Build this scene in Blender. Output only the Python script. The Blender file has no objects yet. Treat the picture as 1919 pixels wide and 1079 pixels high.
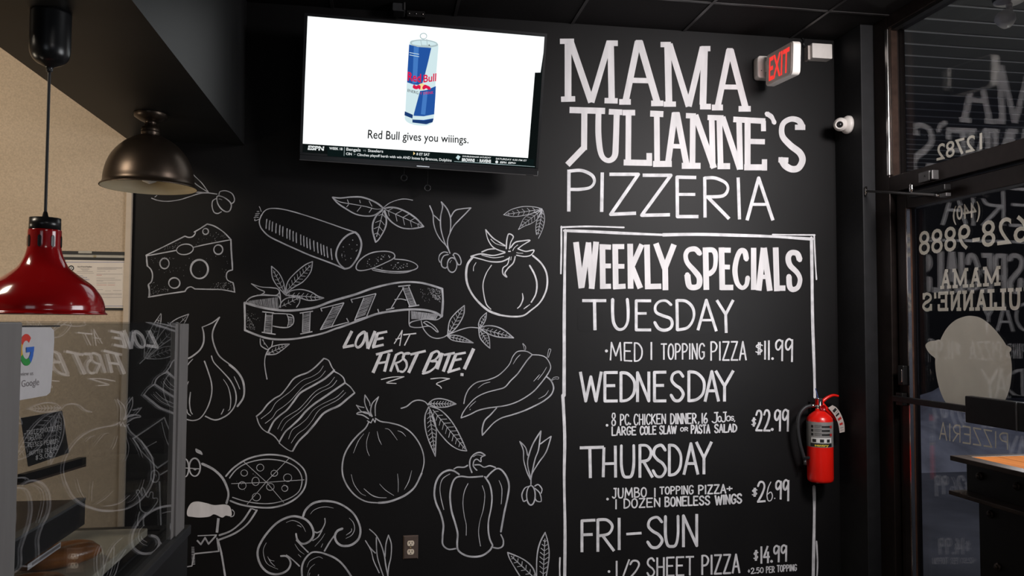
import bpy, bmesh, random
from math import sin, cos, tan, pi, radians, sqrt, atan2, floor
from mathutils import Vector, Matrix
random.seed(7)
SC = bpy.context.scene
COL = SC.collection

# ------------------------------------------------------------------ camera
F = 1500.0; CX, CY = 959.5, 539.5
CAM = Vector((0, 0, 1.5))
YAW, PITCH, ROLL = radians(9.15), radians(2.59), radians(0.26)
_f = Vector((sin(YAW)*cos(PITCH), cos(YAW)*cos(PITCH), sin(PITCH)))
_r = Vector((cos(YAW), -sin(YAW), 0)); _u = _r.cross(_f)
RIGHT = cos(ROLL)*_r + sin(ROLL)*_u; UP = -sin(ROLL)*_r + cos(ROLL)*_u; FWD = _f
cam_data = bpy.data.cameras.new('camera'); cam = bpy.data.objects.new('camera', cam_data); COL.objects.link(cam)
cam_data.sensor_width = 36.0; cam_data.lens = F/1919*36.0; cam_data.clip_start = 0.05; cam_data.clip_end = 200
cam.matrix_world = Matrix(((RIGHT.x, UP.x, -FWD.x, CAM.x), (RIGHT.y, UP.y, -FWD.y, CAM.y), (RIGHT.z, UP.z, -FWD.z, CAM.z), (0, 0, 0, 1)))
SC.camera = cam

def ray(px, py): return FWD + RIGHT*((px-CX)/F) + UP*((CY-py)/F)
def onY(px, py, Y): d = ray(px, py); return CAM + d*(Y/d.y)
def onX(px, py, X): d = ray(px, py); return CAM + d*(X/d.x)
def onZ(px, py, Z): d = ray(px, py); return CAM + d*((Z-CAM.z)/d.z)

# ------------------------------------------------------------------ world, lights, exposure
SC.view_settings.view_transform = 'Standard'; SC.view_settings.look = 'None'
SC.view_settings.exposure = 0.0; SC.view_settings.gamma = 1.0; SC.view_settings.use_curve_mapping = False
world = bpy.data.worlds.new('dusk'); SC.world = world; world.use_nodes = True
_bg = world.node_tree.nodes['Background']; _bg.inputs[0].default_value = (0.47, 0.5, 0.66, 1); _bg.inputs[1].default_value = 0.21

def area(name, loc, target, size, power, color, size_y=None, spread=None):
    l = bpy.data.lights.new(name, 'AREA'); l.energy = power; l.color = color; l.size = size
    if spread: l.spread = radians(spread)
    if size_y: l.shape = 'RECTANGLE'; l.size_y = size_y
    o = bpy.data.objects.new(name, l); COL.objects.link(o); o.location = loc
    o.rotation_euler = (Vector(target)-Vector(loc)).to_track_quat('-Z', 'Y').to_euler()
    return o
area('dining_ceiling_light', (2.28, 1.75, 2.98), (1.45, 4.0, 1.9), 0.7, 44, (1.0, 0.95, 0.94), spread=105)
area('rear_ceiling_light', (1.5, -1.4, 3.0), (1.5, -0.6, 0.0), 1.0, 20, (1.0, 0.95, 0.93))
area('rear_window_daylight', (-0.9, -3.3, 1.9), (-0.9, 0, 1.7), 1.5, 9, (0.86, 0.93, 1.0), 1.3)
area('side_window_daylight', (2.49, 2.1, 1.74), (0.0, 2.1, 1.70), 1.4, 36, (0.95, 0.97, 1.0), 1.1)
area('kitchen_ceiling_light', (-2.3, 2.2, 3.0), (-1.9, 3.8, 1.3), 0.6, 38, (1.0, 0.87, 0.70))
area('dome_lamp_fill', (-3.3, 2.7, 1.25), (-0.9, 3.3, 2.2), 0.5, 9, (1.0, 0.86, 0.66))  # unseen fill, added to brighten the cream inside of the dome lamp
area('canopy_fill', (5.8, 5.2, 0.1), (3.4, 3.7, 3.2), 0.3, 3.2, (1.0, 0.98, 0.92), spread=70)  # unseen fill from below, added to brighten the floodlight and canopy
area('pavement_fill', (5.4, 6.0, 3.15), (5.4, 6.5, 0.0), 1.2, 14, (0.9, 0.93, 1.0))  # unseen fill under the canopy, added to brighten the ground outside

# ------------------------------------------------------------------ materials
def nodes(m): m.use_nodes = True; return m.node_tree.nodes, m.node_tree.links
def pm(name, col, rough=0.5, metal=0.0, var=0.12, scale=40.0, bump=0.0, spec=0.5, stretch=None, coat=0.0, dark=None):
    m = bpy.data.materials.new(name); N, L = nodes(m); b = N['Principled BSDF']
    tc = N.new('ShaderNodeTexCoord'); nz = N.new('ShaderNodeTexNoise'); nz.inputs['Scale'].default_value = scale; nz.inputs['Detail'].default_value = 5
    if stretch:
        mp = N.new('ShaderNodeMapping'); mp.inputs['Scale'].default_value = stretch
        L.new(tc.outputs['Object'], mp.inputs[0]); L.new(mp.outputs[0], nz.inputs['Vector'])
    else: L.new(tc.outputs['Object'], nz.inputs['Vector'])
    rp = N.new('ShaderNodeValToRGB'); rp.color_ramp.elements[0].position = 0.3; rp.color_ramp.elements[1].position = 0.72
    lo = dark if dark else tuple(c*(1-var) for c in col); hi = tuple(min(1, c*(1+var*0.6)) for c in col)
    rp.color_ramp.elements[0].color = (*lo, 1); rp.color_ramp.elements[1].color = (*hi, 1)
    L.new(nz.outputs['Fac'], rp.inputs[0]); L.new(rp.outputs[0], b.inputs['Base Color'])
    b.inputs['Roughness'].default_value = rough; b.inputs['Metallic'].default_value = metal; b.inputs['Specular IOR Level'].default_value = spec
    b.inputs['Coat Weight'].default_value = coat; b.inputs['Coat Roughness'].default_value = 0.04
    if bump:
        bp = N.new('ShaderNodeBump'); bp.inputs['Strength'].default_value = bump; bp.inputs['Distance'].default_value = 0.002
        L.new(nz.outputs['Fac'], bp.inputs['Height']); L.new(bp.outputs[0], b.inputs['Normal'])
    return m
def em(name, col, strength=1.0):
    m = bpy.data.materials.new(name); N, L = nodes(m); N.remove(N['Principled BSDF'])
    e = N.new('ShaderNodeEmission'); tc = N.new('ShaderNodeTexCoord'); nz = N.new('ShaderNodeTexNoise'); nz.inputs['Scale'].default_value = 3
    mx = N.new('ShaderNodeMix'); mx.data_type = 'RGBA'; mx.inputs[6].default_value = (*col, 1); mx.inputs[7].default_value = (*[c*0.96 for c in col], 1)
    L.new(tc.outputs['Object'], nz.inputs['Vector']); L.new(nz.outputs['Fac'], mx.inputs[0]); L.new(mx.outputs[2], e.inputs[0])
    e.inputs[1].default_value = strength; L.new(e.outputs[0], N['Material Output'].inputs[0]); return m
def glass(name, tint, gain=1.0, f0=0.04):
    m = bpy.data.materials.new(name); N, L = nodes(m); N.remove(N['Principled BSDF'])
    t = N.new('ShaderNodeBsdfTransparent'); t.inputs[0].default_value = (*tint, 1)
    g = N.new('ShaderNodeBsdfGlossy'); g.inputs['Roughness'].default_value = 0.0
    lw = N.new('ShaderNodeLayerWeight'); lw.inputs[0].default_value = 0.5
    p = N.new('ShaderNodeMath'); p.operation = 'POWER'; p.inputs[1].default_value = 5
    a = N.new('ShaderNodeMath'); a.operation = 'MULTIPLY_ADD'; a.inputs[1].default_value = 0.96*gain; a.inputs[2].default_value = f0*gain; a.use_clamp = True
    mx = N.new('ShaderNodeMixShader')
    L.new(lw.outputs['Facing'], p.inputs[0]); L.new(p.outputs[0], a.inputs[0]); L.new(a.outputs[0], mx.inputs[0])
    L.new(t.outputs[0], mx.inputs[1]); L.new(g.outputs[0], mx.inputs[2]); L.new(mx.outputs[0], N['Material Output'].inputs[0]); return m

M = {}
M['board'] = pm('chalkboard_paint', (0.0072, 0.0067, 0.0070), 0.52, var=0.22, scale=2.2, spec=0.185)
M['board_wiped'] = pm('wiped_chalkboard', (0.0045, 0.004, 0.0043), 0.5, var=0.3, scale=9, spec=0.2)
M['chalk'] = pm('chalk_marker', (0.46, 0.46, 0.49), 0.85, var=0.42, scale=16, spec=0.1)
M['chalk_thin'] = pm('thin_chalk', (0.40, 0.40, 0.43), 0.85, var=0.5, scale=20, spec=0.1)
M['paint'] = pm('white_paint_marker', (0.70, 0.675, 0.685), 0.7, var=0.14, scale=22, spec=0.2, stretch=(1, 1, .25))
M['chalk_bright'] = pm('bright_chalk_marker', (0.70, 0.69, 0.71), 0.8, var=0.25, scale=22, spec=0.1)
M['black_wall'] = pm('black_wall_paint', (0.016, 0.0145, 0.0145), 0.6, var=0.2, scale=12, spec=0.25)
M['pier'] = pm('pier_paint', (0.0125, 0.0125, 0.014), 0.6, var=0.25, scale=18, spec=0.3, bump=0.15)
M['beige'] = pm('beige_wallcovering', (0.52, 0.405, 0.29), 0.6, var=0.15, scale=130, bump=0.35, spec=0.4)
M['beige_trim'] = pm('beige_trim_paint', (0.54, 0.44, 0.34), 0.5, var=0.05, scale=30)
M['soffit'] = pm('black_soffit_paint', (0.012, 0.0122, 0.0125), 0.5, var=0.15, scale=6, spec=0.25)
M['ceil'] = pm('black_ceiling_tile', (0.011, 0.0095, 0.0095), 0.8, var=0.3, scale=90, bump=0.2, spec=0.15)
M['tee'] = pm('black_ceiling_grid', (0.03, 0.027, 0.027), 0.4, var=0.1, scale=20)
M['floor'] = pm('dark_floor_tile', (0.05, 0.045, 0.042), 0.4, var=0.3, scale=6)
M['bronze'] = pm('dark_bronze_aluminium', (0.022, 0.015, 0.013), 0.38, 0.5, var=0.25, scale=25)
M['bronze_lit'] = pm('lit_bronze_edge', (0.075, 0.045, 0.034), 0.35, 0.6, var=0.3, scale=25)  # frame bronze made lighter: light on its edge put into the colour
M['bronze_lit_stop'] = pm('lit_bronze_stop', (0.17, 0.085, 0.055), 0.35, 0.5, var=0.3, scale=25)  # brighter bronze for the stile edge, its lit look painted in
M['alu'] = pm('bright_aluminium', (0.62, 0.60, 0.58), 0.22, 1.0, var=0.1, scale=50, stretch=(1, 1, .1))
M['black_metal'] = pm('black_metal', (0.012, 0.011, 0.011), 0.4, 0.3, var=0.2, scale=30)
M['black_plastic'] = pm('black_plastic', (0.011, 0.011, 0.012), 0.28, var=0.15, scale=30)
M['rubber'] = pm('black_rubber', (0.022, 0.022, 0.024), 0.5, var=0.2, scale=60)
M['grey_metal'] = pm('grey_metal', (0.11, 0.105, 0.105), 0.35, 0.6, var=0.15, scale=40)
M['post'] = pm('case_post_aluminium', (0.30, 0.28, 0.27), 0.4, 0.4, var=0.1, scale=40, stretch=(1, 1, .1))
M['white_plastic'] = pm('white_plastic', (0.80, 0.75, 0.71), 0.4, var=0.05, scale=20)
M['exit_face'] = pm('exit_face_plastic', (0.74, 0.62, 0.57), 0.45, var=0.06, scale=20)
M['exit_red'] = em('exit_letters', (1.0, 0.055, 0.045), 0.95)
M['red_enamel'] = pm('red_enamel', (0.36, 0.004, 0.006), 0.16, var=0.06, scale=6, coat=0.7)
M['red_inner'] = pm('red_shade_inside', (0.5, 0.42, 0.38), 0.5, var=0.08, scale=10)
M['gun'] = pm('gunmetal', (0.075, 0.056, 0.043), 0.34, 0.85, var=0.12, scale=8)
M['cream'] = pm('cream_enamel', (0.80, 0.68, 0.46), 0.5, var=0.06, scale=10)
M['bulb'] = pm('frosted_bulb', (0.8, 0.78, 0.74), 0.3, var=0.03)
M['ext_red'] = pm('extinguisher_red', (0.86, 0.012, 0.006), 0.3, var=0.08, scale=10, coat=0.3)
M['chrome'] = pm('chrome', (0.75, 0.73, 0.72), 0.15, 1.0, var=0.05)
M['label_grey'] = pm('silver_label', (0.30, 0.29, 0.28), 0.45, 0.2, var=0.1, scale=60)
M['white_print'] = pm('white_print', (0.72, 0.70, 0.68), 0.5, var=0.04)
M['black_print'] = pm('black_print', (0.012, 0.012, 0.012), 0.5, var=0.1)
M['red_print'] = pm('red_print', (0.5, 0.02, 0.02), 0.5, var=0.1)
M['blue_print'] = pm('blue_print', (0.06, 0.10, 0.30), 0.5, var=0.1)
M['yellow_print'] = pm('yellow_print', (0.75, 0.55, 0.06), 0.5, var=0.05)
M['grey_print'] = pm('grey_print', (0.25, 0.22, 0.22), 0.6, var=0.1)
M['tag'] = pm('tag_card', (0.55, 0.48, 0.44), 0.6, var=0.1, scale=60)
M['paper'] = pm('certificate_paper', (0.72, 0.64, 0.56), 0.7, var=0.04, scale=30)
M['clear_sleeve'] = pm('grey_sleeve', (0.42, 0.39, 0.33), 0.4, var=0.06)
M['brass'] = pm('brass_eyelet', (0.6, 0.45, 0.2), 0.3, 0.9, var=0.1)
M['brown_plate'] = pm('brown_cover_plate', (0.13, 0.095, 0.08), 0.4, 0.3, var=0.1, scale=30)
M['ivory'] = pm('ivory_socket', (0.70, 0.60, 0.48), 0.4, var=0.04)
M['wood'] = pm('honey_wood', (0.30, 0.095, 0.018), 0.85, var=0.4, scale=6, stretch=(7, .7, 7), spec=0.04)
M['steel_dark'] = pm('dark_raw_steel', (0.055, 0.038, 0.030), 0.42, 0.6, var=0.4, scale=14)
M['steel_web'] = pm('black_steel', (0.010, 0.009, 0.009), 0.45, 0.5, var=0.3, scale=14)
M['deck'] = pm('cream_board', (0.62, 0.55, 0.42), 0.5, var=0.06, scale=20)
M['shelf_black'] = pm('shelf_black', (0.014, 0.014, 0.016), 0.45, var=0.15, scale=20)
M['shelf_edge'] = pm('shelf_top_grey', (0.11, 0.11, 0.11), 0.45, var=0.15, scale=20)
M['dark_wood'] = pm('dark_stand_wood', (0.05, 0.03, 0.02), 0.45, var=0.3, scale=20)
M['slate'] = pm('slate_card', (0.014, 0.014, 0.017), 0.5, var=0.2, scale=30)
M['pastry'] = pm('baked_crust', (0.36, 0.13, 0.035), 0.35, var=0.5, scale=22, bump=0.6, coat=0.3)
M['cabinet'] = pm('black_laminate', (0.013, 0.013, 0.014), 0.35, var=0.15, scale=10)
M['vinyl'] = pm('beige_vinyl', (0.86, 0.82, 0.71), 0.6, var=0.06, scale=10, coat=1.0)
M['vinyl_thin'] = pm('grey_vinyl', (0.55, 0.53, 0.52), 0.6, var=0.06, scale=10)
M['asphalt'] = pm('wet_asphalt', (0.14, 0.14, 0.165), 0.5, var=0.6, scale=1.6, bump=0.3)
M['snow'] = pm('dirty_snow', (0.42, 0.42, 0.50), 0.8, var=0.4, scale=3, bump=0.5)
M['canopy'] = pm('canopy_panel', (0.095, 0.095, 0.092), 0.55, var=0.1, scale=5)
M['canopy_seam_glint'] = pm('canopy_seam_glint', (0.60, 0.60, 0.59), 0.5, var=0.05, scale=5)  # paler than the panel: highlights on the seam ridges put into the colour
M['far_wall'] = pm('distant_dark_wall', (0.012, 0.012, 0.014), 0.9, var=0.3, scale=2)
M['pane'] = glass('window_glass', (0.94, 0.95, 0.95), 1.35)
M['case_glass'] = glass('case_glass', (0.94, 0.955, 0.965), 1.5)
M['card_white'] = pm('white_acrylic', (0.72, 0.68, 0.68), 0.4, var=0.04)
M['g_red'] = pm('card_red', (0.80, 0.05, 0.03), 0.5, var=0.03); M['g_yel'] = pm('card_yellow', (0.85, 0.45, 0.02), 0.5, var=0.03)
M['g_grn'] = pm('card_green', (0.03, 0.35, 0.06), 0.5, var=0.03); M['g_blu'] = pm('card_blue', (0.03, 0.15, 0.62), 0.5, var=0.03)
# television picture
M['tv_white'] = em('picture_white', (0.97, 1.0, 1.0), 1.12); M['tv_black'] = em('picture_black', (0.004, 0.006, 0.006), 1.0)
M['tv_text'] = em('picture_text_white', (0.80, 0.84, 0.84), 1.0); M['tv_grey'] = em('picture_grey', (0.25, 0.3, 0.3), 1.0)
M['tv_blue'] = em('picture_blue', (0.018, 0.09, 0.36), 1.0); M['tv_blue2'] = em('picture_blue_light', (0.06, 0.2, 0.55), 1.0)
M['tv_navy'] = em('picture_navy', (0.012, 0.045, 0.17), 1.0); M['tv_pale'] = em('picture_pale', (0.66, 0.83, 0.86), 1.0)
M['tv_silver'] = em('picture_silver', (0.45, 0.56, 0.58), 1.0); M['tv_red'] = em('picture_red', (0.72, 0.012, 0.07), 1.0)
M['tv_sun'] = em('picture_yellow', (0.95, 0.72, 0.32), 1.0); M['tv_teal'] = em('picture_teal', (0.004, 0.009, 0.009), 1.0)
M['tv_line'] = em('picture_line', (0.55, 0.72, 0.74), 1.0); M['tv_ink'] = em('picture_ink', (0.01, 0.01, 0.01), 1.0)

# ------------------------------------------------------------------ object helpers
def tag(o, label=None, cat=None, group=None, kind=None):
    if label: o['label'] = label
    if cat: o['category'] = cat
    if group: o['group'] = group
    if kind: o['kind'] = kind
    return o
def empty(name, loc, label=None, cat=None, group=None, rz=0):
    o = bpy.data.objects.new(name, None); COL.objects.link(o); o.location = loc; o.rotation_euler = (0, 0, rz); o.empty_display_size = .05
    return tag(o, label, cat, group)
class B:
    """collects world-space geometry, then links it as one mesh object"""
    def __init__(s): s.bm = bmesh.new(); s.mi = 0; s.mats = []
    def use(s, m):
        m = M[m] if isinstance(m, str) else m
        if m not in s.mats: s.mats.append(m)
        s.mi = s.mats.index(m); return s
    def face(s, pts):
        vs = [s.bm.verts.new(p) for p in pts]
        try: f = s.bm.faces.new(vs); f.material_index = s.mi; return f
        except ValueError: return None
    def mesh(s, verts, faces, smooth=False):
        vs = [s.bm.verts.new(v) for v in verts]
        for f in faces:
            try: q = s.bm.faces.new([vs[i] for i in f]); q.material_index = s.mi; q.smooth = smooth
            except ValueError: pass
    def box(s, x0, x1, y0, y1, z0, z1, mat=None):
        P = [Vector((x, y, z)) for x in (x0, x1) for y in (y0, y1) for z in (z0, z1)]
        if mat: P = [mat @ p for p in P]
        s.mesh(P, [(0, 1, 3, 2), (4, 6, 7, 5), (0, 4, 5, 1), (2, 3, 7, 6), (0, 2, 6, 4), (1, 5, 7, 3)]); return s
    def rbox(s, x0, x1, y0, y1, z0, z1, r, axis='x', n=5, mat=None):
        """box whose outline across `axis` has rounded corners"""
        if axis == 'x': a0, a1, b0, b1, c0, c1 = y0, y1, z0, z1, x0, x1
        elif axis == 'y': a0, a1, b0, b1, c0, c1 = x0, x1, z0, z1, y0, y1
        else: a0, a1, b0, b1, c0, c1 = x0, x1, y0, y1, z0, z1
        out = []
        for (ca, cb, st) in ((a1-r, b1-r, 0), (a0+r, b1-r, pi/2), (a0+r, b0+r, pi), (a1-r, b0+r, 1.5*pi)):
            for i in range(n+1): t = st+i/n*pi/2; out.append((ca+r*cos(t), cb+r*sin(t)))
        mk = {'x': lambda a, b, c: Vector((c, a, b)), 'y': lambda a, b, c: Vector((a, c, b)), 'z': lambda a, b, c: Vector((a, b, c))}[axis]
        k = len(out); P = [mk(a, b, c0) for a, b in out]+[mk(a, b, c1) for a, b in out]
        if mat: P = [mat @ p for p in P]
        s.mesh(P, [tuple(range(k))[::-1], tuple(range(k, 2*k))]+[(i, (i+1) % k, k+(i+1) % k, k+i) for i in range(k)]); return s
    def lathe(s, prof, c, n=40, axis=None, cap=True):
        c = Vector(c); ax = Vector(axis or (0, 0, 1)).normalized(); q = Vector((0, 0, 1)).rotation_difference(ax)
        P = []; k = len(prof)
        for r, z in prof:
            for i in range(n): t = 2*pi*i/n; P.append(c+q @ Vector((r*cos(t), r*sin(t), z)))
        Fs = [(j*n+i, j*n+(i+1) % n, (j+1)*n+(i+1) % n, (j+1)*n+i) for j in range(k-1) for i in range(n)]
        if cap:
            if prof[0][0] > 1e-5: Fs.append(tuple(range(n))[::-1])
            if prof[-1][0] > 1e-5: Fs.append(tuple(range((k-1)*n, k*n)))
        s.mesh(P, Fs, True); return s
    def cyl(s, p0, p1, r, n=20, r1=None):
        d = Vector(p1)-Vector(p0); s.lathe([(r, 0), (r if r1 is None else r1, d.length)], p0, n, d); return s
    def tube(s, pts, r, n=12, smooth=6):
        P = [Vector(p) for p in pts]
        if smooth: P = catmull(P, smooth)
        k = len(P); V = []; prev = None
        for i, p in enumerate(P):
            t = (P[min(i+1, k-1)]-P[max(i-1, 0)]).normalized()
            a = (prev-t*prev.dot(t)) if prev else (t.orthogonal())
            a.normalize(); prev = a; b = t.cross(a)
            rr = r[0]+(r[1]-r[0])*i/(k-1) if isinstance(r, tuple) else r
            for j in range(n): V.append(p+a*rr*cos(2*pi*j/n)+b*rr*sin(2*pi*j/n))
        Fs = [(i*n+j, i*n+(j+1) % n, (i+1)*n+(j+1) % n, (i+1)*n+j) for i in range(k-1) for j in range(n)]
        Fs += [tuple(range(n))[::-1], tuple(range((k-1)*n, k*n))]; s.mesh(V, Fs, True); return s
    def build(s, name, mat=None, parent=None, label=None, cat=None, group=None, kind=None, bevel=0, autosmooth=False):
        if mat is not None and not s.mats: s.use(mat)
        me = bpy.data.meshes.new(name); bmesh.ops.recalc_face_normals(s.bm, faces=s.bm.faces) if not getattr(s, 'flat', False) else None
        o = bpy.data.objects.new(name, me)
        org = None
        if parent is None and s.bm.verts:
            mn = [min(v.co[i] for v in s.bm.verts) for i in range(3)]; mx = [max(v.co[i] for v in s.bm.verts) for i in range(3)]
            org = Vector(((mn[0]+mx[0])/2, (mn[1]+mx[1])/2, mn[2]))
            for v in s.bm.verts: v.co -= org
            o.location = org
        s.bm.to_mesh(me); s.bm.free()
        for m in s.mats: me.materials.append(m)
        COL.objects.link(o)
        if parent is not None:
            bpy.context.view_layer.update() if False else None
            o.parent = parent; o.matrix_parent_inverse = world_of(parent).inverted()
        if bevel:
            b = o.modifiers.new('bevel', 'BEVEL'); b.width = bevel; b.segments = 2; b.limit_method = 'ANGLE'; b.angle_limit = radians(40)
        return tag(o, label, cat, group, kind)
def world_of(o):
    loc = Matrix.Translation(o.location) @ o.rotation_euler.to_matrix().to_4x4()
    if o.parent: return world_of(o.parent) @ o.matrix_parent_inverse @ loc
    return loc
def catmull(P, n=7, closed=False):
    k = len(P)
    if k < 3: return list(P)
    out = []
    for i in range(k if closed else k-1):
        if closed: p0, p1, p2, p3 = P[i-1], P[i], P[(i+1) % k], P[(i+2) % k]
        else: p0, p1, p2, p3 = P[max(i-1, 0)], P[i], P[i+1], P[min(i+2, k-1)]
        for j in range(n):
            t = j/n; out.append(0.5*((2*p1)+(p2-p0)*t+(2*p0-5*p1+4*p2-p3)*t*t+(3*p1-p0-3*p2+p3)*t**3))
    if not closed: out.append(P[-1])
    return out

# ------------------------------------------------------------------ flat strokes: marker lines, letters, print
V2 = lambda x, y: Vector((x, y))
class Ink:
    """2-D strokes that a mapping lays on a real surface"""
    def __init__(s, to3d): s.b = B(); s.b.flat = True; s.g = to3d; s.n = None; s.lift = 0.0; s.tf = lambda x, y: V2(x, y); s.k = 1.0
    def f(s, x, y):
        p = Vector(s.g(x, y))
        if s.n is None:
            e = s.k*4 if s.k < 1 else .05
            s.n = (Vector(s.g(x+e, y))-p).cross(Vector(s.g(x, y+e))-p).normalized()
            if s.n.dot(CAM-p) < 0: s.n = -s.n
        return p+s.n*s.lift          # each stroke lies a hair over the one before it
    def frame(s, ox, oy, sc): s.tf = lambda x, y: V2(ox+x/sc, oy+y/sc); s.k = 1/sc; return s
    def quad(s, a, b, c, d): s.lift += 1.5e-5; s.b.face([s.f(p.x, p.y) for p in (a, b, c, d)])
    def poly(s, P): s.lift += 4e-6; s.b.face([s.f(p.x, p.y) for p in P])
    def disc(s, c, r, n=10): s.poly([V2(c.x+r*cos(2*pi*i/n), c.y+r*sin(2*pi*i/n)) for i in range(n)])
    def ribbon(s, P, w, closed=False, taper=False, wob=.1):
        k = len(P); s.lift += 1.5e-5
        if k < 2: return
        ph = random.random()*9; LR = []
        for i, p in enumerate(P):
            if closed: t = P[(i+1) % k]-P[i-1]
            else: t = P[min(i+1, k-1)]-P[max(i-1, 0)]
            if t.length < 1e-9: t = V2(1, 0)
            t.normalize(); n = V2(-t.y, t.x); q = i/(k-1)
            ww = w*(1+wob*sin(ph+q*5)+wob*.6*sin(ph*2+q*13))
            if taper: ww *= .45+.55*sin(pi*min(max(q, .03), .97))
            LR.append((p+n*ww/2, p-n*ww/2))
        f3 = [(s.f(a.x, a.y), s.f(c.x, c.y)) for a, c in LR]; bm = s.b.bm
        vs = [(bm.verts.new(a), bm.verts.new(c)) for a, c in f3]
        for i in range(k if closed else k-1):
            a, b = vs[i], vs[(i+1) % k]
            try: fc = bm.faces.new((a[0], a[1], b[1], b[0])); fc.material_index = s.b.mi
            except ValueError: pass
        if not closed and not taper:
            s.disc(P[0], w*.46, 8); s.disc(P[-1], w*.46, 8)
    def segs(s, P, w, cap=0.0):
        for i in range(len(P)-1):
            a, b = P[i], P[i+1]; t = (b-a)
            if t.length < 1e-9: continue
            t.normalize(); n = V2(-t.y, t.x)*w/2; a2 = a-t*w*cap if i == 0 else a; b2 = b+t*w*cap if i == len(P)-2 else b
            j = w*.03*random.uniform(-1, 1)
            s.quad(a2+n, a2-n, b2-n*(1+j/w), b2+n*(1-j/w))
            if i: s.disc(a, w*.5, 10)
    def draw(s, text):
        for ln in text.strip().splitlines():
            ln = ln.strip()
            if not ln: continue
            head, body = ln.split(':'); pts = [tuple(float(v) for v in t.split(',')) for t in body.split()]
            h = head.strip(); kind = h[0] if h[0] in 'ohpvf' else ''
            if kind: h = h[1:]
            if kind == 'o':
                w = float(h); cx, cy, rx, ry, *r = pts[0]; a = radians(r[0]) if r else 0
                st = random.random()*6; P = [s.tf(cx+rx*cos(a)*cos(st+t)-ry*sin(a)*sin(st+t), cy+rx*sin(a)*cos(st+t)+ry*cos(a)*sin(st+t)) for t in [i/28*2*pi for i in range(28)]]
                s.ribbon(P, w*s.k, True, wob=.14)
            elif kind == 'h':
                n, w = h.split(); n = int(n); p0, p1, p2, p3 = [V2(*p) for p in pts]
                for i in range(n):
                    t = (i+random.uniform(.35, .65))/n; a = p0.lerp(p1, t); b = p3.lerp(p2, t)
                    s.ribbon(catmull([s.tf(*a), s.tf(*(a.lerp(b, .5)+V2(-1.2*float(w)/9, 0))), s.tf(*b)], 4), float(w)*s.k, taper=False)
            elif kind == 'p':
                n, r = h.split(); P = [V2(*p) for p in pts]; c = sum(P, V2(0, 0))/len(P); rr = float(r)
                for i in range(int(n)):
                    k = random.randrange(len(P)); a, b = P[k], P[(k+1) % len(P)]; u, v = sorted((random.random(), random.random()))
                    q = c*u+a*(v-u)+b*(1-v); s.disc(s.tf(*q), rr*s.k*random.uniform(.5, 1.1), 6)
            elif kind == 'f':
                s.poly(catmull([s.tf(*p) for p in pts], 5, True))
            elif kind == 'v':
                w, n = h.split(); w = float(w); b0, t0 = V2(*pts[0]), V2(*pts[1]); hw = pts[2][0]
                d = t0-b0; u = d.normalized(); nn = V2(-u.y, u.x); n = int(n)
                s.ribbon([s.tf(*b0), s.tf(*t0)], w*s.k)
                for i in range(n):
                    t = (i+.4)/n; p = b0+d*t; L_ = hw*(sin(pi*(t*.86+.12))**.7)*.82
                    for sg in (1, -1): q = p+nn*sg*L_+u*L_*.75; s.ribbon([s.tf(*p), s.tf(*q)], w*.85*s.k)
            else:
                fl = ''.join(c for c in h if c.isalpha()); w = float(''.join(c for c in h if not c.isalpha()))*s.k
                P = [s.tf(*p) for p in pts]
                if 'l' in fl: s.segs(P, w)
                else:
                    P = catmull(P, 7, 'c' in fl); s.ribbon(P, w, 'c' in fl, 't' in fl)
        return s
    def word(s, txt, x0, x1, top, bot, w, font=None, slant=0.0, flip=False):
        """marker lettering in the box x0..x1; top / bot = (y at x0, y at x1) in frame units"""
        G = font or GLYPH; gap = .26; tot = sum(adv(c) for c in txt)+gap*(len(txt)-1); x = 0
        for c in txt:
            a = adv(c)
            for st in G.get(c, []):
                P = []
                for gx, gy in st[1]:
                    t = (x+gx*a)/tot; X = x0+(x1-x0)*t
                    yt = top[0]+(top[1]-top[0])*t; yb = bot[0]+(bot[1]-bot[0])*t
                    P.append(s.tf(X+slant*(gy-.5)*(yb-yt), yb+(yt-yb)*gy))
                if st[0] == 'l': s.segs(P, w*s.k, .3)
                elif st[0] == 'd': s.disc(P[0], w*s.k*.75, 10)
                else: s.ribbon(catmull(P, 6), w*s.k, wob=.06)
            x += a+gap
        return s
def adv(c): return {'I': .16, '1': .14, '.': .12, ',': .14, "'": .14, '!': .14, 'M': 1.15, 'W': 1.2, '-': .6, ' ': .5, '$': .62, '+': .6, '/': .6, '(': .3, ')': .3, 'J': .62, 'L': .7}.get(c, .78)
def _g(t):
    out = []
    for st in t.split(';'):
        k, *p = st.split(); out.append((k, [tuple(float(v) for v in q.split(',')) for q in p]))
    return out
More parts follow.
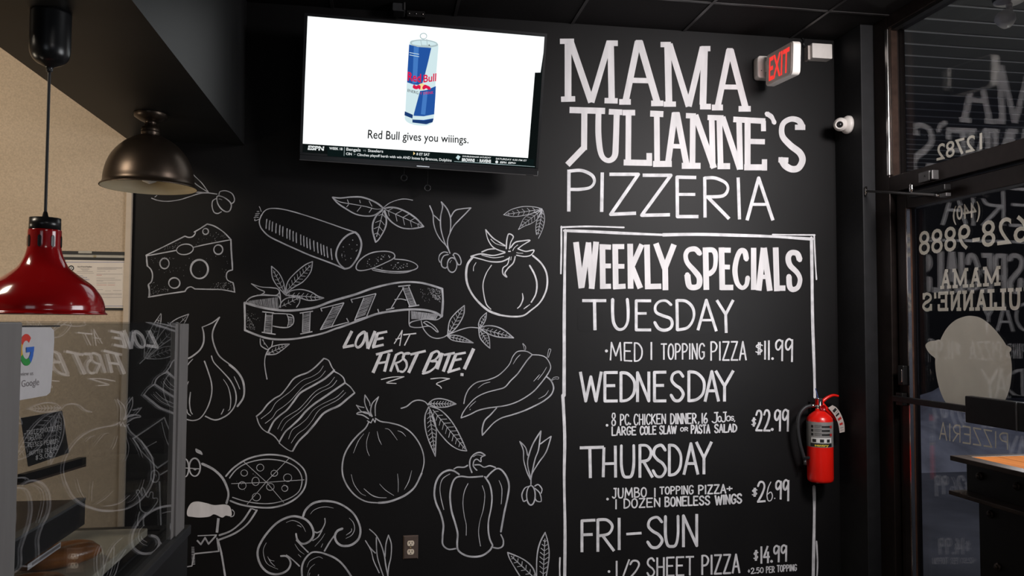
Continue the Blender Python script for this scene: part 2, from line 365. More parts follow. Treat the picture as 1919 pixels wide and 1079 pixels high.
GLYPH = {k: _g(v) for k, v in {
 'A': 'l 0,0 .5,1 1,0;l .17,.34 .83,.34', 'B': 'l .05,0 .05,1;s .05,1 .6,.98 .85,.8 .6,.56 .05,.54;s .05,.54 .7,.5 1,.27 .7,.03 .05,0',
 'C': 's 1,.82 .75,.98 .3,.95 .04,.6 .06,.3 .35,.02 .75,.03 1,.2', 'D': 'l .03,0 .03,1;s .03,1 .5,.96 .9,.75 1,.5 .88,.22 .5,.04 .03,0',
 'E': 'l 1,1 .05,1 .05,0 1,0;l .05,.54 .8,.54', 'F': 'l 1,1 .05,1 .05,0;l .05,.54 .8,.54', 'G': 's 1,.84 .7,1 .25,.92 .03,.55 .12,.16 .5,0 .95,.16;l .95,.16 .95,.45 .6,.45',
 'H': 'l .05,0 .05,1;l .95,0 .95,1;l .05,.5 .95,.5', 'I': 'l .5,0 .5,1', 'J': 's .8,1 .82,.5 .75,.12 .4,0 .05,.14;l .4,1 1,1', 'K': 'l .05,0 .05,1;l .95,1 .05,.45;l .25,.55 1,0',
 'L': 'l .05,1 .05,0 1,0', 'M': 'l .03,0 .12,1 .5,.25 .88,1 .97,0', 'N': 'l .05,0 .05,1 .95,0 .95,1', 'O': 's .5,1 .15,.85 .02,.5 .15,.14 .5,0 .85,.14 .98,.5 .85,.86 .5,1',
 'P': 'l .06,0 .06,1;s .06,1 .6,.98 .95,.78 .7,.52 .06,.46', 'R': 'l .06,0 .06,1;s .06,1 .6,.98 .92,.78 .7,.54 .06,.48;l .35,.48 1,0',
 'S': 's .95,.84 .65,1 .2,.93 .08,.72 .35,.55 .75,.42 .97,.22 .7,.02 .3,.02 .03,.2', 'T': 'l 0,1 1,1;l .5,1 .5,0', 'U': 's .05,1 .05,.4 .2,.06 .5,0 .8,.06 .95,.4 .95,1',
 'W': 'l 0,1 .25,0 .5,.85 .75,0 1,1', 'X': 'l 0,0 1,1;l 0,1 1,0', 'Y': 'l 0,1 .5,.5;l 1,1 .5,.5 .5,0', 'Z': 'l .03,1 .97,1 .03,0 1,0',
 'V': 'l 0,1 .5,0 1,1', '0': 's .5,1 .15,.85 .02,.5 .15,.14 .5,0 .85,.14 .98,.5 .85,.86 .5,1', '1': 'l .5,1 .5,0', '2': 's .05,.8 .3,1 .75,.98 .92,.75 .6,.38 .03,0;l .03,0 1,0',
 '3': 's .05,.85 .4,1 .85,.85 .8,.62 .4,.52;s .4,.52 .9,.42 .92,.15 .5,0 .05,.12',
 '4': 'l .7,1 .03,.35 1,.35;l .78,.65 .75,0', '5': 'l .9,1 .2,1 .12,.56;s .12,.56 .5,.64 .9,.5 .95,.25 .6,0 .1,.06', '6': 's .65,1 .25,.7 .05,.3 .25,.02 .7,.03 .9,.25 .65,.46 .15,.36',
 '7': 'l .02,1 .95,1 .35,0', '8': 's .5,.52 .15,.7 .25,.96 .5,1 .78,.95 .85,.7 .5,.52 .08,.3 .2,.04 .5,0 .82,.05 .92,.3 .5,.52', '9': 's .9,.9 .5,1 .1,.88 .08,.62 .4,.52 .88,.75;l .92,.95 .88,0',
 '$': 's .95,.75 .5,.85 .1,.68 .5,.5 .9,.32 .5,.15 .05,.25;l .42,1 .38,0;l .66,1 .62,0', '.': 'd .5,.06', ',': 'l .6,.1 .3,-.14', '+': 'l .5,.25 .5,.75;l .1,.5 .9,.5', '-': 'l 0,.5 1,.5',
 '/': 'l .1,-.05 .9,1', "'": 'l .5,1 .4,.75', '!': 'l .6,1 .45,.3;d .4,.05', '(': 's .9,1 .2,.75 .2,.25 .9,0', ')': 's .1,1 .8,.75 .8,.25 .1,0',
}.items()}
SLAB = dict(GLYPH)
SLAB.update({k: _g(v) for k, v in {
 'M': 'l .12,0 .12,1 .5,.12 .88,1 .88,0;l -.02,0 .28,0;l .72,0 1.02,0;l -.02,1 .14,1;l .86,1 1.02,1', 'A': 'l .12,0 .5,1 .88,0;l .25,.34 .75,.34;l -.04,0 .28,0;l .72,0 1.04,0;l .3,1 .5,1',
 'J': 's .6,1 .62,.4 .5,.06 .2,.02 .05,.18;l .3,1 .95,1', 'U': 's .14,1 .14,.4 .24,.08 .5,0 .76,.08 .86,.4 .86,1;l -.04,1 .32,1;l .68,1 1.04,1',
 'L': 'l .22,1 .22,0;l 0,1 .44,1;l 0,0 1,0 1,.3', 'I': 'l .5,0 .5,1;l -.7,0 1.7,0;l -.7,1 1.7,1', 'N': 'l .14,0 .14,1 .86,0 .86,1;l -.04,0 .3,0;l -.04,1 .14,1;l .7,1 1.04,1',
 'E': 'l .18,0 .18,1;l 0,1 .95,1 .95,.75;l 0,0 1,0 1,.27;l .18,.52 .7,.52', 'S': 's .92,.8 .65,1 .2,.93 .08,.72 .35,.55 .75,.42 .97,.22 .7,.02 .3,.02 .06,.22;l .92,.72 .92,1;l .06,0 .06,.3',
}.items()})

# printed type from the built-in font, laid on any surface
_FONT = {}
def type_mesh(txt, bold=0.0):
    key = (txt, bold)
    if key in _FONT: return _FONT[key]
    cu = bpy.data.curves.new('type', 'FONT'); cu.body = txt; cu.size = 1.0; cu.offset = bold; cu.resolution_u = 3
    o = bpy.data.objects.new('type', cu); COL.objects.link(o)
    dg = bpy.context.evaluated_depsgraph_get(); me = bpy.data.meshes.new_from_object(o.evaluated_get(dg))
    V = [V2(v.co.x, v.co.y) for v in me.vertices]; Fs = [tuple(p.vertices) for p in me.polygons]
    bpy.data.objects.remove(o); bpy.data.curves.remove(cu); bpy.data.meshes.remove(me)
    x0 = min(v.x for v in V); x1 = max(v.x for v in V)
    yb, yt = 0.0, max(v.y for v in V)
    V = [V2((v.x-x0)/(x1-x0), (v.y-yb)/(yt-yb)) for v in V]; _FONT[key] = (V, Fs); return V, Fs
def type_on(b, txt, corner, bold=0.0, slant=0.0):
    """corner = world points (top left, top right, bottom right, bottom left)"""
    V, Fs = type_mesh(txt, bold); tl, tr, br, bl = [Vector(c) for c in corner]
    b.mesh([(bl.lerp(br, v.x+slant*v.y)).lerp(tl.lerp(tr, v.x+slant*v.y), v.y) if 0 <= v.y <= 1 else (bl+(tl-bl)*v.y).lerp(br+(tr-br)*v.y, v.x+slant*v.y) for v in V], Fs)

# ================================================================== THE ROOM
D = 4.0                      # chalkboard wall
XC = 2.43                    # corner where the pier starts
XG = 2.567                    # storefront glass
ZC = 3.065                   # ceiling
wall = B().box(-1.2, XC, D, D+.12, 0, ZC).build('wall_back', M['board'], kind='structure')
B().box(XC, 2.60, 3.752, D+.12, 0, ZC).build('wall_right', M['pier'], kind='structure', bevel=.004)
wl = B().box(-4.2, -1.195, D-.012, D+.12, 0, ZC).build('wall_left', M['beige'], kind='structure')
B().box(-1.198, -1.172, D-.022, D-.0005, 0, 2.36).build('trim_1', M['beige_trim'], kind='structure', bevel=.003)
B().box(-4.3, -4.2, -3.6, D+.12, 0, ZC).build('wall_kitchen', M['beige'], kind='structure')
rear = B(); rear.box(-4.3, -1.9, -3.6, -3.5, 0, ZC); rear.box(.1, 2.6, -3.6, -3.5, 0, ZC); rear.box(-1.9, .1, -3.6, -3.5, 0, 1.1); rear.box(-1.9, .1, -3.6, -3.5, 2.6, ZC)
rear.build('wall_rear', M['black_wall'], kind='structure')
B().box(-4.3, 2.6, -3.6, D+.12, -.1, 0).build('floor', M['floor'], kind='structure')
ceil = B().box(-4.3, 2.6, -3.6, D+.12, ZC, ZC+.1).build('ceiling', M['ceil'], kind='structure')
g = B()
for i in range(-5, 3):
    x = 1.565+.61*i
    if x < 2.5: g.box(x-.008, x+.008, -3.5, D, ZC-.004, ZC)
x = 2.185; 
for j in range(12):
    y = 3.62-.61*j; g.box(-4.2, 2.5, y-.008, y+.008, ZC-.0035, ZC)
g.build('ceiling_grid', M['tee'], ceil)
B().box(-1.195, -.672, -2.6, D-.001, 2.36, ZC-.001).build('soffit', M['soffit'], kind='structure')

# ------------------------------------------------------------------ storefront: door, transom, glass
def frame_box(b, y0, y1, z0, z1, x0=2.50, x1=2.60): b.box(x0, x1, y0, y1, z0, z1)
fr = B(); frame_box(fr, 3.635, 3.752, 0, ZC); frame_box(fr, -3.5, 3.635, 2.165, 2.247); frame_box(fr, -3.5, 3.635, 3.0, ZC)
frame_box(fr, 2.50, 2.62, 0, 2.165); frame_box(fr, 1.0, 1.06, 0, 3.0); frame_box(fr, -.7, -.64, 0, 3.0); frame_box(fr, -3.5, 2.5, 0, .12)
fr.build('trim_2', M['bronze'], kind='structure', bevel=.004)
tr = B().box(2.563, 2.569, 1.06, 3.635, 2.247, 3.0).build('window_1', M['pane'], kind='structure')
B().box(2.497, 2.506, 3.628, 3.650, 2.255, 2.998).build('glazing_bead', M['alu'], tr, bevel=.002)
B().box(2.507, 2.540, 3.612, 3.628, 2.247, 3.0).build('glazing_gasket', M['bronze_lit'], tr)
B().box(2.508, 2.54, 1.06, 3.628, 2.985, 3.0).build('glazing_gasket', M['black_metal'], tr)
w2 = B().box(2.563, 2.569, 1.06, 2.5, .12, 2.165).build('window_2', M['pane'], kind='structure')
w3 = B().box(2.563, 2.569, -.64, 1.0, .12, 3.0).build('window_3', M['pane'], kind='structure')
w4 = B().box(2.563, 2.569, -3.5, -.7, .12, 3.0).build('window_4', M['pane'], kind='structure')
wr = B().box(-1.9, .1, -3.56, -3.54, 1.1, 2.6).build('window_5', M['pane'], kind='structure')
# digits on the transom: read mirrored from inside
def gx(px, py): return onX(px, py, XG-.0052)
b = B().use('vinyl'); type_on(b, '12782', [gx(1840.5, 248), gx(1755, 271), gx(1755, 301), gx(1840.5, 278.5)], .01)
b.build('address_digits', None, tr, 'beige vinyl street number, mirrored from inside')

door = empty('door_1', (2.56, 3.1, 0)); door['kind'] = 'structure'
L = B(); L.box(2.528, 2.585, 3.545, 3.622, .02, 2.155); L.box(2.528, 2.585, 2.635, 2.71, .02, 2.155); L.box(2.528, 2.585, 2.71, 3.545, 2.075, 2.155); L.box(2.528, 2.585, 2.71, 3.545, .02, .26)
leaf = L.build('door_leaf', M['bronze'], door, bevel=.004)
B().box(2.520, 2.546, 3.531, 3.547, .26, 2.075).build('glass_stop', M['bronze_lit_stop'], door, bevel=.002)
B().box(2.513, 2.530, 3.5235, 3.5305, .26, 2.07).build('glass_gasket', M['alu'], door)
B().box(2.563, 2.569, 2.71, 3.531, .26, 2.075).build('door_glass', M['pane'], door)
p0 = onX(1684, 747, 2.50); zb = p0.z
pb = B().box(2.470, 2.492, 2.66, 3.60, zb-.012, zb+.016).build('push_bar', M['black_metal'], door, bevel=.003)
q0 = onX(1820, 760, 2.47)
B().box(2.440, 2.475, 2.66, q0.y, zb-.05, zb+.062).build('bar_housing', M['steel_web'], pb, bevel=.004)
B().box(2.437, 2.4405, onX(1905, 770, 2.44).y-.003, onX(1905, 770, 2.44).y+.003, zb-.05, zb+.062).build('bar_end_plate', M['grey_metal'], pb)
B().box(2.490, 2.530, 3.55, 3.60, zb-.03, zb+.03).build('bar_bracket', M['black_metal'], pb, bevel=.003)
h = onX(1691, 704, 2.50)
b = B(); b.box(2.49, 2.53, h.y-.02, h.y+.022, h.z-.045, h.z+.05); b.build('hinge', M['black_metal'], door, bevel=.004)
B().box(2.484, 2.490, h.y-.018, h.y-.010, h.z-.03, h.z+.03).build('hinge_pin', M['chrome'], door, bevel=.002)
# beige lettering on the outside of the door glass, mirrored from inside
b = B().use('vinyl')
type_on(b, '628-9888', [gx(1927, 400), gx(1722, 434), gx(1722, 478), gx(1927, 452)], .004)
b.build('phone_digits', None, door, 'beige vinyl telephone number, mirrored from inside')
b = B().use('vinyl'); type_on(b, '(440)', [gx(1837, 376), gx(1785.5, 387), gx(1785.5, 413), gx(1837, 405)], .012)
b.build('area_code_digits', None, door)
def plane_ink(tl, tr_, br, bl):
    tl, tr_, br, bl = [Vector(c) for c in (tl, tr_, br, bl)]
    return Ink(lambda x, y: (tl.lerp(tr_, x)).lerp(bl.lerp(br, x), y))
def slab_sign(name, txt, corner, w, font, mat):
    tl, tr_, br, bl = corner; asp = (tr_-tl).length/(bl-tl).length
    ink = Ink(lambda x, y: (tl.lerp(tr_, x/asp)).lerp(bl.lerp(br, x/asp), y)); ink.b.use(mat)
    ink.word(txt, 0, asp, (0, 0), (1, 1), w, font); return ink.b.build(name, None, door)
slab_sign('shop_name_lettering', "MAMA", (gx(1873, 501), gx(1764, 508), gx(1764, 538.5), gx(1873, 532)), .20, SLAB, 'vinyl')
slab_sign('shop_name_lettering', "JULIANNE'S", (gx(1937, 541), gx(1730, 551), gx(1730, 580.5), gx(1937, 577)), .20, SLAB, 'vinyl')
slab_sign('pizzeria_lettering', "PIZZERIA", (gx(1889, 812.5), gx(1761, 791), gx(1761, 822.5), gx(1889, 842)), .10, GLYPH, 'vinyl')
e = Ink(lambda x, y: gx(x, y)).frame(1640, 560, 4.903); e.b.use('vinyl')
e.draw('f: 640,938 600,850 570,740 553,620 556,520 590,400 650,280 730,200 820,162 890,156 970,175 1060,240 1140,330 1205,425 1242,520 1256,620 1252,720 1236,820 1200,920 1150,1000 1040,1040 900,1045 760,1030 690,990')
e.draw('f: 600,386 548,383 500,390 464,420 470,455 500,500 535,530 575,548'); e.draw('f: 1200,430 1228,434 1250,455 1246,478 1225,495 1205,470')
e.b.build('egg_shaped_decal', None, door, 'plain beige egg shaped vinyl decal with small side nubs')
# closer
c = empty('door_closer', (2.49, 3.55, 2.15), 'slim metal door closer arm reaching across the black pier to the door top', 'door closer')
A0, A1 = onY(1622, 358, 3.745), onX(1768, 366, 2.47)
b = B(); b.tube([A0, A1], .006, 10, 0); b.build('arm', M['grey_metal'], c)
b = B(); b.cyl(A0+Vector((0, -.004, -.022)), A0+Vector((0, -.004, .022)), .006, 12); b.build('pivot', M['chrome'], c)
K = onX(1708, 353, 2.46)
b = B(); b.lathe([(0, -.02), (.009, -.015), (.011, 0), (.008, .006), (.010, .014), (.006, .022), (0, .024)], K, 16); b.build('pivot', M['chrome'], c)
b = B(); b.cyl(A1-(A1-A0).normalized()*.05, A1-(A1-A0).normalized()*.015, .0085, 12); b.build('threaded_collar', M['chrome'], c)
b = B().box(2.46, 2.485, A1.y-.03, A1.y+.012, A1.z-.008, A1.z+.008); b.build('end_shoe', M['grey_metal'], c, bevel=.002)
b = B(); b.box(2.462, 2.4995, K.y-.22, K.y+.02, A1.z+.022, A1.z+.05); b.build('body', M['steel_web'], c, bevel=.005)
t0 = onX(1722, 334, 2.46)
c2 = empty('door_stop_catch', (2.48, t0.y, t0.z), 'small grey metal catch block on the transom bar above the door', 'door hardware')
q1, q2 = onX(1720, 334, 2.465), onX(1741, 334, 2.465)
b = B(); b.box(2.465, 2.4995, q2.y, q1.y, q1.z-.024, q1.z+.024); b.build('block', M['grey_metal'], c2, bevel=.005)
b = B(); b.box(2.465, 2.4995, q2.y-.022, q2.y-.010, q1.z-.022, q1.z+.022); b.build('keeper', M['grey_metal'], c2, bevel=.003)
b = B(); b.cyl((2.466, (q1.y+q2.y)/2-.012, q1.z+.002), (2.463, (q1.y+q2.y)/2-.012, q1.z+.002), .005, 10); b.build('screw', M['black_metal'], c2)

# ------------------------------------------------------------------ outside
B().box(2.62, 40, -12, 40, -.14, -.02).build('ground_outside', M['asphalt'], kind='structure')
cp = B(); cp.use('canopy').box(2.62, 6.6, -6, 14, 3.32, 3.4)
cp.use('canopy_seam_glint')
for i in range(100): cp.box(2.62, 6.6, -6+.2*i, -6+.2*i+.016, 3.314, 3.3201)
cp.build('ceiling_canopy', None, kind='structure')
B().box(2.62, 40, 15.2, 16, -.02, 6).build('wall_far', M['far_wall'], kind='structure')
B().box(30, 31, -12, 20, -.02, 6).build('wall_far_side', M['far_wall'], kind='structure')
s = B(); random.seed(3)
nx, ny = 26, 18; V = []; c0 = onZ(1728, 835, 0)
for j in range(ny+1):
    for i in range(nx+1):
        u, v = i/nx*2-1, j/ny*2-1; r = max(0, 1-(u*u+v*v)); V.append(c0+Vector((u*3.2, v*1.6, -.03+.55*r**.8*(1+.35*sin(5*u+3*v)+.2*sin(11*u-7*v))+random.uniform(-.02, .02)*r)))
s.mesh(V, [(j*(nx+1)+i, j*(nx+1)+i+1, (j+1)*(nx+1)+i+1, (j+1)*(nx+1)+i) for j in range(ny) for i in range(nx)], True)
s.build('snow_bank', M['snow'], None, 'low grey bank of ploughed snow on the dark pavement outside the door', 'snow bank')
fl = onZ(1891, 2, 3.31); fl = Vector((fl.x, fl.y, 3.314))
c = empty('floodlight', fl, 'white bullet floodlight hanging from the ribbed canopy outside the transom', 'floodlight')
sc = (fl-CAM).dot(FWD)/F
b = B(); b.lathe([(26*sc, 0), (26*sc, -3*sc), (20*sc, -6*sc), (6*sc, -7*sc)], fl, 28); b.build('canopy_plate', M['white_plastic'], c)
b = B(); b.cyl(fl+Vector((0, 0, -6*sc)), fl+Vector((0, 0, -14*sc)), 5.5*sc, 16); b.build('stem', M['white_plastic'], c)
b = B(); kp = fl+Vector((0, 0, -18*sc)); b.cyl(kp-FWD*4*sc, kp+FWD*4*sc, 5*sc, 14); b.build('knuckle', M['white_plastic'], c)
ax = (-RIGHT*.62-Vector((0, 0, 1))*.72+FWD*.25).normalized(); b = B(); st = kp+Vector((0, 0, -3*sc))+RIGHT*6*sc
b.lathe([(0, 0), (9*sc, 2*sc), (15*sc, 8*sc), (17.5*sc, 16*sc), (17*sc, 24*sc), (13*sc, 30*sc), (0, 34*sc)], st, 28, ax, False); b.build('lamp_head', M['white_plastic'], c)

# ================================================================== CHALK MARKS ON THE WALL
wy = D-.0012
def W(x, y): return onY(x, y, wy)
def chalk(name, label, fr_, text, mat='chalk', extra=None):
    k = Ink(W).frame(*fr_); k.b.use(mat); k.draw(text)
    if extra: extra(k)
    return k.b.build(name, None, wall, label)
A3, A4, A5 = (240, 330, 4.317), (460, 340, 5.331), (780, 360, 4.15)
A6, A7, A8 = (440, 480, 4.497), (640, 500, 4.497), (240, 570, 4.317)
chalk('spring_onion_drawing', 'white marker drawing of spring onions partly behind the gunmetal lamp', A3, '''
8: 190,178 250,198 330,203 420,190 500,165 580,140 650,135
8: 520,130 580,130 650,135
8: 650,135 720,145
7: 515,35 570,80 640,125
7: 470,-60 500,-40 550,10 600,60 650,130
6l: 215,170 235,155
8: 735,150 745,125 790,118 840,140 860,180 855,210 830,225
9c: 720,165 760,165 810,195 835,230 825,275 795,288 755,265 725,220
8: 715,180 685,200 680,245 695,290 725,302 755,288
4: 735,185 745,185 760,192''', 'chalk_thin')
chalk('cheese_drawing', 'white marker drawing of a holey cheese wedge', A3, '''
10: 145,640 300,565 460,485
9: 460,485 490,495 520,490 540,470 545,455
10: 535,452 590,420 640,387
10: 640,387 700,405 770,450 825,505
9: 145,645 230,630 390,600
8: 530,575 640,550 825,515
o8: 460,592,68,42,-8
o9: 627,447,23,24
o10: 730,594,36,38
o10: 295,706,37,42
o14: 577,752,70,76
o10: 374,864,45,42
12: 150,650 152,690 157,728
10: 155,725 185,755 198,800 190,850 165,875
14: 165,880 172,920 172,970
11: 165,978 300,955 460,932
10: 460,932 480,905 510,895 540,912
9: 540,912 650,915 760,918 865,938
12: 832,512 835,600 842,700 845,755
9: 845,758 810,770 795,800 805,840 850,862
10: 850,862 858,900 862,938
p 80 2.4: 700,860 850,860 860,930 660,910
p 50 2.2: 640,420 800,480 820,510 540,560 600,450
p 50 2.2: 190,850 330,900 330,930 180,960
p 25 2.2: 160,650 400,660 200,720
p 45 2.2: 200,700 830,600 830,850 250,830
p 24 2.2: 240,600 440,520 380,590''')
chalk('sausage_drawing', 'white marker drawing of a sliced salami sausage', A4, '''
10: 160,340 185,300 225,275 280,268 360,275 470,300 620,345 800,405 1000,475 1090,503
13: 160,335 140,390 145,440 175,490 240,550 360,610 480,665 640,735 760,780 880,825 985,872
16: 1090,508 1030,530 970,580 925,650 905,720 915,780 945,830 990,870
18: 1095,505 1130,540 1155,600 1155,660 1130,740 1080,820 1040,860 990,872
h20 11: 192,368 868,678 880,785 184,458
6: 158,300 145,265 138,250
6: 135,300 125,298 115,300
6: 140,320 120,318 100,325
6: 130,335 110,338 95,345
6: 130,360 110,355 85,362
6: 140,375 110,388 92,390 95,375
p 16 5: 960,600 1090,560 1130,650 1080,780 1000,820 930,760
11c: 1105,860 1130,800 1200,740 1290,705 1400,697 1470,712 1492,745 1470,775 1400,810 1300,855 1200,885 1130,888
10: 1490,775 1600,785 1680,810 1720,845 1700,875 1620,895 1500,900 1380,890 1275,868
8: 1270,868 1275,885 1380,905 1500,915 1620,905 1715,865
8l: 1495,740 1490,770
p 26 5: 1160,860 1250,760 1440,715 1460,750 1300,840
p 20 5: 1340,870 1500,800 1680,830 1560,880''')
chalk('basil_drawing', 'white marker drawing of three basil leaves below the television', A4, '''
15: 870,158 950,165 1050,155 1150,155 1240,180 1320,220 1375,265
14: 870,158 920,215 1000,270 1100,325 1200,345 1290,335 1370,280
7: 875,165 950,205 1080,228 1200,250 1300,275 1370,272
7l: 1018,180 1030,215
7l: 1140,185 1148,215
7l: 1235,195 1265,250
7l: 1030,230 1010,255
7l: 1155,250 1115,300
7l: 1265,265 1235,310
8: 1375,265 1440,215 1530,182 1600,175 1670,187
15: 1385,270 1450,258 1530,270 1620,310 1700,365 1750,415 1780,450
14: 1390,290 1420,360 1480,420 1560,462 1640,472 1710,465 1780,450
v7 5: 1395,280 1765,445 75,0
15: 1365,290 1310,340 1275,410 1270,490 1290,570 1300,605
14: 1385,290 1405,360 1405,430 1380,500 1330,580 1302,605
v7 4: 1375,300 1310,550 58,0''')
chalk('olive_sprig_drawing', 'white marker drawing of an upright sprig above the banner end', A5, '''
8: 105,105 130,170 135,240 155,310 190,370 235,420 262,475
8: 130,175 155,195 180,220
9: 195,75 205,115 190,190 190,270 205,340 228,410
9: 195,75 240,130 265,195 268,260 262,320
9: 265,200 300,145 350,130 425,122
9: 425,122 380,170 330,220 290,265 262,320 245,370 245,420 262,475
o9: 279,566,37,57
8: 245,470 215,465 185,485 175,520 185,545
9: 250,485 215,495 195,535 200,575 225,590 240,580
8: 285,490 300,475 330,490 348,530 345,560 325,565
8: 290,490 310,530 325,560
4: 262,550 266,538 275,530''')
chalk('leaf_cluster_drawing', 'white marker drawing of three thin veined leaves above the tomato', A5, '''
5: 680,175 740,135 830,112 920,115 980,130
5: 680,175 760,190 850,178 930,155 980,132
v4 7: 980,132 700,172 30,0
5: 980,135 900,165 840,200 810,260 795,290
5: 980,140 950,200 900,240 840,265 795,290
v4 7: 975,140 815,265 34,0
5: 980,140 945,200 930,270 935,330
5: 985,140 998,200 985,280 950,360
v4 7: 980,150 945,330 30,0''')
chalk('tomato_drawing', 'white marker drawing of a large tomato', A5, '''
17: 440,505 400,560 388,640 400,720 440,800 500,870 570,925 650,955
13: 650,955 740,967 830,960 890,920 960,860 1005,780 1020,700 1010,620 970,550 905,492
10: 540,292 590,350 640,385 690,415
8: 540,292 555,360 590,420 640,450 690,465
5: 580,365 620,400 690,420
10: 510,465 560,445 610,440
10: 425,500 500,480 600,492 690,470
10: 425,500 500,520 580,540 660,540 720,515
5: 510,490 600,510 680,500
9: 700,440 705,370 720,325 755,345 735,390 725,440
9l: 715,460 735,460
9: 735,430 770,390 830,378 885,375 830,410 790,440
9: 790,440 850,460 915,450 890,490 840,500 780,490
5: 750,455 765,430 790,410
5: 780,470 800,474 830,475
9: 770,500 755,550 715,590 690,630 705,660 675,635 675,590 710,560 725,505
4l: 740,500 735,530
8: 585,568 545,630 520,710 525,790 545,870 580,910
12: 882,570 920,640 938,710 930,790 895,855
11t: 825,785 830,830 810,880 785,905
8t: 885,872 860,890 835,908
5: 465,548 447,580 445,612''', 'chalk_bright')
chalk('pizza_banner_drawing', 'white marker ribbon banner reading PIZZA', A6, '''
18: 90,392 180,420 300,445 430,458 560,450 680,430 800,385 899,355 1020,320 1160,270 1300,235 1420,218 1540,220 1640,240 1750,275
17: 85,622 150,650 250,685 350,700 480,698 600,680 740,650 850,610 899,595 1050,540 1200,485 1349,460 1480,448 1600,453 1690,475 1745,508
16: 82,390 84,470 85,550 85,625
18: 1748,275 1754,380 1745,505
9: 90,390 130,350 200,330 290,330 370,335
9: 370,340 385,370 385,430
h26 4.2: 110,378 365,345 370,445 125,398
8: 140,232 220,258 310,265 360,275 380,310 385,370
8: 140,232 200,275 250,300 220,325 190,328
8: 245,322 330,330 365,320 380,290
p 90 2.4: 95,480 150,560 180,620 100,610
p 20 2.2: 95,450 200,480 230,560 100,520
h34 4.6: 1485,462 1720,490 1695,528 1488,528
9: 1470,460 1469,510 1471,580 1500,598 1560,600 1640,590 1700,635
9: 1471,570 1500,550 1600,530 1700,535 1747,505
8: 1700,635 1714,635 1680,590 1620,550 1590,558
8: 1590,558 1615,575 1640,590
p 190 2.6: 1625,262 1735,285 1735,390 1665,350
p 25 2.4: 1560,270 1650,270 1640,390 1580,380
8l: 262,480 248,640
8l: 318,490 310,650
10l: 228,640 345,658
10l: 232,467 330,478
9: 318,482 420,485 480,495 497,525 490,570 450,598 390,600 322,588
6: 440,490 455,540 445,590
h15 3.8: 265,492 250,635 305,645 312,492
h7 4: 450,500 450,585 480,575 488,510
8l: 575,480 570,640
8l: 637,470 630,635
10l: 548,480 660,463
10l: 552,655 655,635
h18 3.8: 575,490 572,645 628,635 635,478
9l: 735,465 725,440 920,392
9l: 830,425 722,618 960,555 942,522
9l: 920,392 812,600
h16 3.8: 838,425 735,605 805,590 905,405
9l: 992,392 980,365 1190,315
9l: 1088,350 1010,540 1215,480 1205,445
9l: 1190,315 1112,505
h16 3.8: 1095,350 1022,525 1098,498 1172,330
8l: 1424,262 1319,435
9l: 1414,262 1474,420
9l: 1464,255 1529,415
10l: 1377,255 1479,245
10l: 1274,452 1344,435
11l: 1464,425 1554,412
8: 1349,365 1399,360 1444,370
h16 3.8: 1424,268 1482,415 1520,408 1460,265''', 'chalk')
chalk('bay_leaf_drawing', 'white marker leaves sprouting from the left end of the banner', A6, '''
9: 310,85 315,170 350,240 420,320
9: 310,85 370,140 410,220 425,310
v5 6: 420,310 325,120 26,0
9: 655,45 590,75 500,150 445,220 425,310
9: 655,45 640,130 580,210 500,260 430,310
v5 9: 430,300 640,75 40,0
9: 425,325 480,290 560,280 640,300 700,335 750,352
9: 550,350 620,372 690,368 750,352
7: 430,332 480,335 550,350
v5 8: 435,325 730,350 32,0
8: 375,430 400,380 450,350 550,342
8: 550,342 545,390 520,430
v5 4: 400,420 540,350 28,0
9: 265,830 300,770 380,745 460,740
9: 270,828 340,825 400,790 460,740
v5 6: 275,822 440,748 24,0
9: 215,695 220,750 260,780 280,785
8: 320,715 310,760 285,785
5l: 230,700 280,770
5l: 250,745 240,700
9: 290,775 262,830 252,890 258,960 272,1035''')
chalk('bay_leaf_drawing', 'white marker leafy sprig trailing from the right end of the banner', A7, '''
8: 672,455 690,520 740,580 800,602 860,592 900,570 1000,530 1080,510 1160,515
9: 1035,325 960,390 910,460 895,570
9: 1035,325 1030,400 990,480 940,540 895,575
v5 7: 905,560 1020,350 34,0
8: 890,580 950,575 1020,590 1110,640
8: 890,580 930,615 1000,630 1110,640
v5 7: 900,585 1090,632 22,0
8: 1222,385 1175,430 1155,480 1160,515
8: 1222,385 1215,440 1190,490 1160,515
v5 4: 1165,505 1215,410 18,0
9: 1160,515 1230,495 1310,505 1380,540 1450,598
9: 1160,515 1230,560 1320,590 1450,598
v5 8: 1175,520 1430,590 30,0
9: 1155,520 1165,590 1200,640 1250,685
9: 1165,520 1225,560 1245,610 1250,685
v5 6: 1165,530 1240,650 26,0''')
